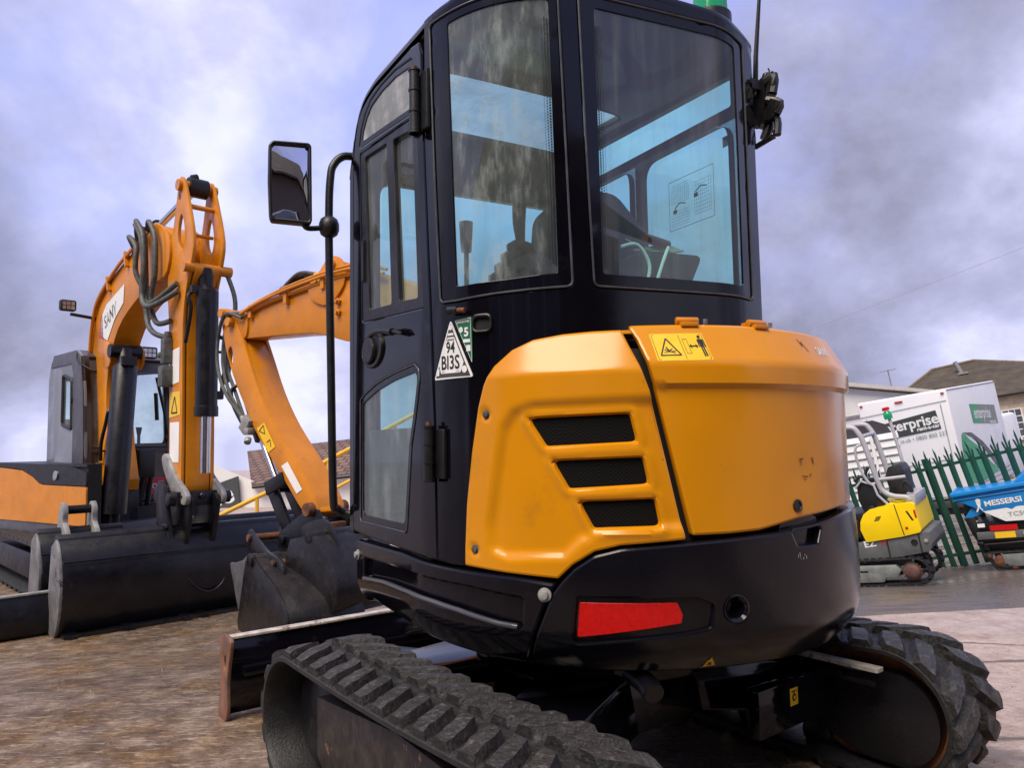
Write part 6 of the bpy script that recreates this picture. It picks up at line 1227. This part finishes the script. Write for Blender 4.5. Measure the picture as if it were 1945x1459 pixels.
mb = MB(); mb.lathe((.075, .03, .585), (0, -1, 0), [(.03, .0), (.026, .025), (.015, .03)], 14); mb.build('cap', m_greymet, bdg)
DPl = Plane((0, .02, 0), (1, 0, 0), (.0, 0, 1))
mb = MB(); lettering(mb, DPl, 'EZ', (-.70, .545), .12, h=.004, bold=.025, sx=1.15, rot=.10); lettering(mb, DPl, '17', (-.50, .568), .12, h=.004, bold=.02, rot=.10, mi=1); mb.build('model_lettering', [m_inkw, m_red], bdg)
cow = rounded([(-.70, .79), (-.655, .62), (-.20, .665), (.03, .705), (.055, .74), (.03, 1.075), (-.01, 1.105), (-.20, 1.10), (-.27, 1.115), (-.36, 1.085), (-.52, 1.065), (-.62, 1.0), (-.68, .90)], .03)
mb = MB(); mb.prism(cow, ((0, -.005, 0), (1, 0, 0), (0, 0, 1)), -.93, 0); cw_ = mb.build('engine_cowl', m_digyel, dg, bevel=.05, seg=3)
CPl = Plane((0, -.006, 0), (1, 0, 0), (.0, 0, 1))
mb = MB(); flat(mb, CPl, stroke((-.21, 1.10), (-.165, .68), .012)); flat(mb, CPl, [(-.09, 1.0), (-.065, 1.0), (-.01, .87), (-.035, .87)]); 
for k in range(4): flat(mb, CPl, stroke((-.50+.01*k, .90+.016*k), (-.43+.01*k, .91+.016*k), .008))
mb.build('cowl_slots', m_dark, cw_)
mb = MB(); flat(mb, CPl, rect(-.135, .755, -.10, .79)); flat(mb, CPl, [(.005, 1.0), (.028, 1.01), (.035, .90), (.012, .90)]); mb.build('red_stickers', m_red, cw_)
mb = MB()
for y in (.10, .80): mb.tube([(-1.02+.0, y, 2.16), (-.80, y, 2.20), (-.58, y, 2.20), (-.50, y, 2.14), (-.44, y, 1.95), (-.37, y, 1.42), (-.33, y, 1.28), (-.22, y, 1.20), (-.06, y, 1.165), (-.02, y, 1.12)], .036, 12, smooth=4)
mb.tube([(-.37, .10, 1.42), (-.37, .80, 1.42)], .03, 10); mb.tube([(-.06, .10, 1.16), (-.06, .80, 1.16)], .036, 10); mb.tube([(-.46, .10, 2.05), (-.46, .80, 2.05)], .03, 10); mb.tube([(-.36, .10, 1.44), (-.02, .12, 1.44)], .024, 10)
rp = mb.build('canopy_frame', m_rops, dg)
mb = MB(); mb.tube([(-.47, .06, 1.95), (-.55, .03, 1.9), (-.55, .03, 1.66), (-.47, .03, 1.42), (-.40, .06, 1.40)], .018, 8, smooth=4); mb.build('grab_handle', m_rops, rp)
mb = MB(); mb.prism([(-.12, 1.18), (.05, 1.20), (.045, 1.05), (-.06, 1.08)], ((0, .08, 0), (1, 0, 0), (0, 0, 1)), -.74, 0); mb.build('mount_plate', m_rops, rp, bevel=.02)
mb = MB(); mb.tube([(-.13, .70, 1.50), (-.17, .74, 2.0), (-.20, .76, 2.28)], .022, 10); bp = mb.build('beacon_pole', m_rops, dg)
mb = MB(); mb.lathe((-.20, .76, 2.22), (-.1, 0, 1), [(.055, 0), (.06, .05), (.05, .10), (.03, .12)], 16); lz = mb.build('beacon_base', m_green, bp); mb = MB(); mb.lathe((-.212, .76, 2.345), (-.1, 0, 1), [(.05, 0), (.05, .04), (.03, .05)], 14); mb.build('beacon_cap', m_red, lz)
mb = MB(); mb.prism(rounded([(-.25, 1.58), (-.10, 1.60), (-.06, 1.50), (-.06, 1.20), (-.28, 1.18), (-.31, 1.45)], .05), ((0, .30, 0), (1, 0, 0), (0, 0, 1)), -.42, 0); seat2 = mb.build('seat', m_seat, dg, bevel=.03)
mb = MB(); mb.tube([(-.10, .12, 1.28), (-.05, .12, 1.38), (.0, .12, 1.33), (.02, .12, 1.22)], .022, 8, smooth=4); mb.tube([(-.28, .2, 1.2), (-.22, .2, 1.32)], .03, 8); mb.tube([(-.15, .5, 1.18), (-.18, .5, 1.35)], .05, 8); mb.build('seat_belt_reel', m_rub, seat2)
mb = MB(); mb.prism([(-.645, 1.38), (-.56, 1.46), (-.42, 1.37), (-.40, 1.25), (-.26, 1.05), (-.40, 1.02), (-.62, 1.02), (-.66, 1.20)], ((0, .06, 0), (1, 0, 0), (0, 0, 1)), -.16, 0); con = mb.build('control_console', m_plastic, dg, bevel=.01)
mb = MB(); mb.tube([(-.66, .04, 1.36), (-.57, .04, 1.45), (-.42, .04, 1.38), (-.395, .04, 1.24), (-.26, .04, 1.06)], .018, 8); mb.build('console_rim', m_rops, con)
mb = MB(); mb.tube([(-.55, .12, 1.44), (-.50, .12, 1.56), (-.46, .12, 1.62)], .022, 8, smooth=3); mb.tube([(-.70, .2, 1.44), (-.62, .2, 1.50), (-.56, .2, 1.48)], .02, 8); mb.tube([(-.48, .5, 1.4), (-.46, .5, 1.62)], .02, 8); mb.box((-.50, .25, 1.43), (.18, .2, .06)); mb.build('joystick', m_rub, con)
mb = MB(); mb.box((-.75, .45, .95), (.5, .7, .12)); mb.box((-1.05, .3, .78), (.45, .5, .42)); mb.box((-.80, .1, .80), (.16, .1, .24)); mb.box((-.88, .05, 1.0), (.10, .08, .06)); mb.lathe((-.50, .05, 1.05), (0, -1, 0), [(.06, 0), (.06, .05)], 14); mb.build('floor_block', m_plastic, dg, bevel=.015)

# ------------------------------------------------------------------ blue tracked dumper at the right edge
m_blue = M('sky_blue_paint', (.006, .22, .60), .4, var=.06, scale=4, coat=.15); 
U, Wv, up = tilt((.80, -.60), UPR)
du = thing('tracked_dumper', 'blue tracked skip dumper at the right edge beside the green fence', 'dumper', frame((6.9028, 11, -.86), U, Wv, up))
sk_ = [(-.285, 1.15), (-.285, 1.06), (-.17, 1.02), (-.01, .93), (.30, .715), (1.25, .70), (1.55, 1.0), (1.6, 1.25), (.95, 1.62), (.66, 1.30)]
mb = MB(); mb.prism([(-.285, 1.165), (-.285, 1.06), (-.17, 1.02), (-.01, .93), (.30, .715), (1.25, .70), (1.6, 1.25)], ((0, 0, 0), (1, 0, 0), (0, 0, 1)), -.85, 0); skp_ = mb.build('skip', m_blue, du, bevel=.015)
mb = MB(); mb.prism([(.50, 1.24), (.72, 1.42), (1.0, 1.58), (1.3, 1.5), (1.3, 1.2)], ((0, .02, 0), (1, 0, 0), (0, 0, 1)), -.80, 0); mb.build('skip_shield', m_blue, skp_, bevel=.02)
mb = MB(); mb.bar((-.29, -.02, 1.155), (.70, -.02, 1.235), .05, .055); mb.bar((-.29, -.01, 1.07), (.70, -.01, 1.15), .02, .015); mb.bar((-.285, -.02, 1.155), (-.285, .85, 1.155), .05, .05); mb.build('skip_rim', m_blue, skp_, bevel=.01)
mb = MB(); mb.prism([(-.08, .94), (-.21, .78), (-.18, .76), (.06, .86)], ((0, .06, 0), (1, 0, 0), (0, 0, 1)), -.05, 0); mb.build('hinge_bracket', m_blue, skp_, bevel=.006)
KP = Plane((0, -.002, 0), (1, 0, 0), (0, 0, 1))
mb = MB(); flat(mb, KP, [(.06, .885), (.36, .91), (.42, .885), (.48, .92), (1.0, .93), (1.1, .715), (.315, .722)], h=.003); wf = mb.build('white_panel', m_inkw, skp_)
mb = MB(); lettering(mb, KP, 'MESSERSI', (.10, .955), .105, h=.004, bold=.03, sx=1.12, rot=.07); flat(mb, KP, circ((.03, 1.045), .032, 14), h=.004); flat(mb, KP, [(.0, 1.02), (.06, 1.02), (.045, .95), (.075, .90), (.06, .895), (.03, .945), (.0, .885), (-.02, .89), (.015, .955)], h=.004); mb.build('maker_lettering', m_inkw, skp_)
mb = MB(); lettering(mb, KP, 'TC50', (.36, .785), .085, h=.006, bold=.01, sx=1.2, rot=.06); mb.build('model_lettering', m_grytxt, wf)
mb = MB(); mb.box((.55, .42, .62), (1.25, .7, .16)); mb.box((.6, .30, .50), (1.3, .55, .12)); mb.box((.6, .4, .34), (1.3, .6, .12)); mb.tube([(-.02, .02, .40), (1.2, .02, .44)], .02, 8); mb.prism([(-.20, .80), (-.08, .80), (-.02, .55), (.04, .30), (-.06, .34), (-.14, .55)], ((0, .05, 0), (1, 0, 0), (0, 0, 1)), -.06, 0); mb.tube([(-.1, .05, .42), (-.02, .03, .42)], .035, 10); mb.tube([(.0, .1, .68), (.25, .12, .58), (.5, .1, .62)], .025, 8, smooth=4); chs = mb.build('chassis', m_plastic, du, bevel=.01)
CH = Plane((0, -.02, 0), (1, 0, 0), (0, 0, 1))
mb = MB(); mb.box((.27, -.005, .635), (.34, .03, .075)); mb.build('red_reflector', m_red, chs)
mb = MB(); mb.box((.42, .0, .535), (1.0, .03, .11)); mb.build('side_beam', m_diggrey, chs, bevel=.01)
for x in (.27, .80): mb = MB(); mb.box((x, -.02, .535), (.25, .01, .085)); mb.build('yellow_label', m_label, chs)
mb = MB(); mb.lathe((.52, -.015, .535), (0, -1, 0), [(.04, 0), (.035, .01), (.02, .012)], 14); mb.build('bolt', m_greymet, chs)
mb = MB(); mb.box((.0, -.005, .685), (.09, .02, .05)); mb.build('white_label', m_white, chs)
mb = make_belt(0, .22, .16, 1.25, .15, .135, 30, lug=.015, seed=4, detail=False, skew=.0)
def dum(v):
    x, z = v[1], v[2]
    if x < .16 and z > .15: x -= .12*min(1, (z-.15)/.1)*min(1, (.16-x)/.05+.3)
    return (x, v[0]+.12, z)
mb.v = [dum(v) for v in mb.v]; tr = mb.build('track', m_trackside, du, recalc=True)
mb = MB(); mb.prism([(.17, .25), (1.1, .27), (1.1, .09), (.30, .08), (.18, .12)], ((0, .0, 0), (1, 0, 0), (0, 0, 1)), -.1, 0); mb.build('track_frame', bpy.data.materials['grey_track_frame'], tr, bevel=.008)
for x, z, r_ in ((.14, .16, .085), (.02, .24, .04), (.30, .07, .045), (.62, .07, .05)): mb = MB(); mb.lathe((x, .07, z), (0, -1, 0), [(r_, 0), (r_, .05), (r_*.6, .065)], 16); mb.build('roller', m_rust, tr)

# ------------------------------------------------------------------ overhead cable, debris, house behind the photographer
mb = MB(); mb.tube([(8.0, 30, 3.97), (13.2, 30, 5.87), (20.97, 30, 8.72), (40, 30, 15.9)], .007, 5, smooth=4); tag(mb.build('overhead_cable', m_greymet), 'thin dark overhead cable slanting across the sky on the right', 'cable')
mb = MB(); r4 = random.Random(8)
Uf, Wf, upf = tilt((.8, -.6), UPR)
for k in range(240):
    x = r4.uniform(-1.2, 2.2); p = Vector((7.0805, 12, 0))+Vector(Uf)*x-Vector(Wf)*(r4.uniform(-.05, .22)); s_ = r4.uniform(.008, .03); z = float(ground_z(p.x, p.y))
    q = [Vector((r4.uniform(-1, 1), r4.uniform(-1, 1), r4.uniform(-.6, .6))).normalized()*s_ for _ in range(6)]; c0 = Vector((p.x, p.y, z+s_*.4))
    mb.add([c0+Vector((s_, 0, 0)), c0+Vector((-s_*.8, s_*.3, 0)), c0+Vector((0, -s_, 0)), c0+Vector((.2*s_, .1*s_, s_*.8)), c0+Vector((0, .7*s_, -s_*.2))], [(0, 3, 2), (2, 3, 1), (1, 3, 4), (4, 3, 0)])
o = mb.build('gravel', M('dirty_gravel', (.12, .10, .08), .9, var=.5, scale=30), flat=True); o['kind'] = 'stuff'
mb = MB()
for k in range(420):
    x, y = r4.uniform(-3.2, 2.6), r4.uniform(1.0, 4.6); s_ = r4.uniform(.002, .007) if r4.random() < .93 else r4.uniform(.008, .014); c0 = Vector((x, y, float(ground_z(x, y))+s_*.3)); a = r4.uniform(0, 6.28)
    P8 = [Vector((math.cos(a+q*1.257)*s_*r4.uniform(.7, 1.2), math.sin(a+q*1.257)*s_*r4.uniform(.7, 1.2), -s_*.3)) for q in range(5)]
    mb.add([c0+p for p in P8]+[c0+Vector((s_*.1, 0, s_*.7))], [(q, (q+1) % 5, 5) for q in range(5)])
o = mb.build('loose_grit', M('loose_grit_stone', (.16, .12, .09), .8, var=.6, scale=40), flat=True); o['kind'] = 'stuff'
m_brickish = M('rear_building_render', (.10, .085, .075), .85, var=.1, scale=1)
of2 = thing('glazed_building', 'building with tall white framed windows behind the camera, seen in the mirror', 'building', loc=(-1.5, -5.6, 0))
mb = MB(); mb.box((0, -1.5, .45), (27, 3, .9)); mb.box((0, -1.5, 4.6), (27, 3, 1.9)); mb.box((-9.4, -1.5, 2.3), (8.2, 3, 2.8)); mb.box((9.4, -1.5, 2.3), (8.2, 3, 2.8)); mb.box((0, -2.9, 2.3), (11, .2, 2.8)); mb.build('wall', m_brickish, of2)
mb = MB(); mb.loft([[Vector((x, y, z)) for y, z in ((.6, 5.4), (-1.5, 7.2), (-3.6, 5.4), (-3.6, 5.5), (-1.5, 7.35), (.6, 5.52))] for x in (-13.9, 13.9)]); mb.build('roof', m_slate, of2, recalc=True)
for k in range(5):
    x = -4.0+2.0*k; mb = MB()
    for q in ((x-.95, .12, 2.75), (x+.95, .12, 2.75)): mb.box((q[0], -.02, 2.28), (.14, .12, 2.76))
    mb.box((x, -.02, .97), (1.76, .12, .14)); mb.box((x, -.02, 3.58), (1.76, .12, .14)); mb.box((x, -.02, 2.0), (1.76, .10, .10)); w_ = mb.build('window_frame', m_white, of2)
    mb = MB(); mb.box((x, -.06, 2.28), (1.76, .02, 2.5)); mb.build('pane', m_pane, w_)
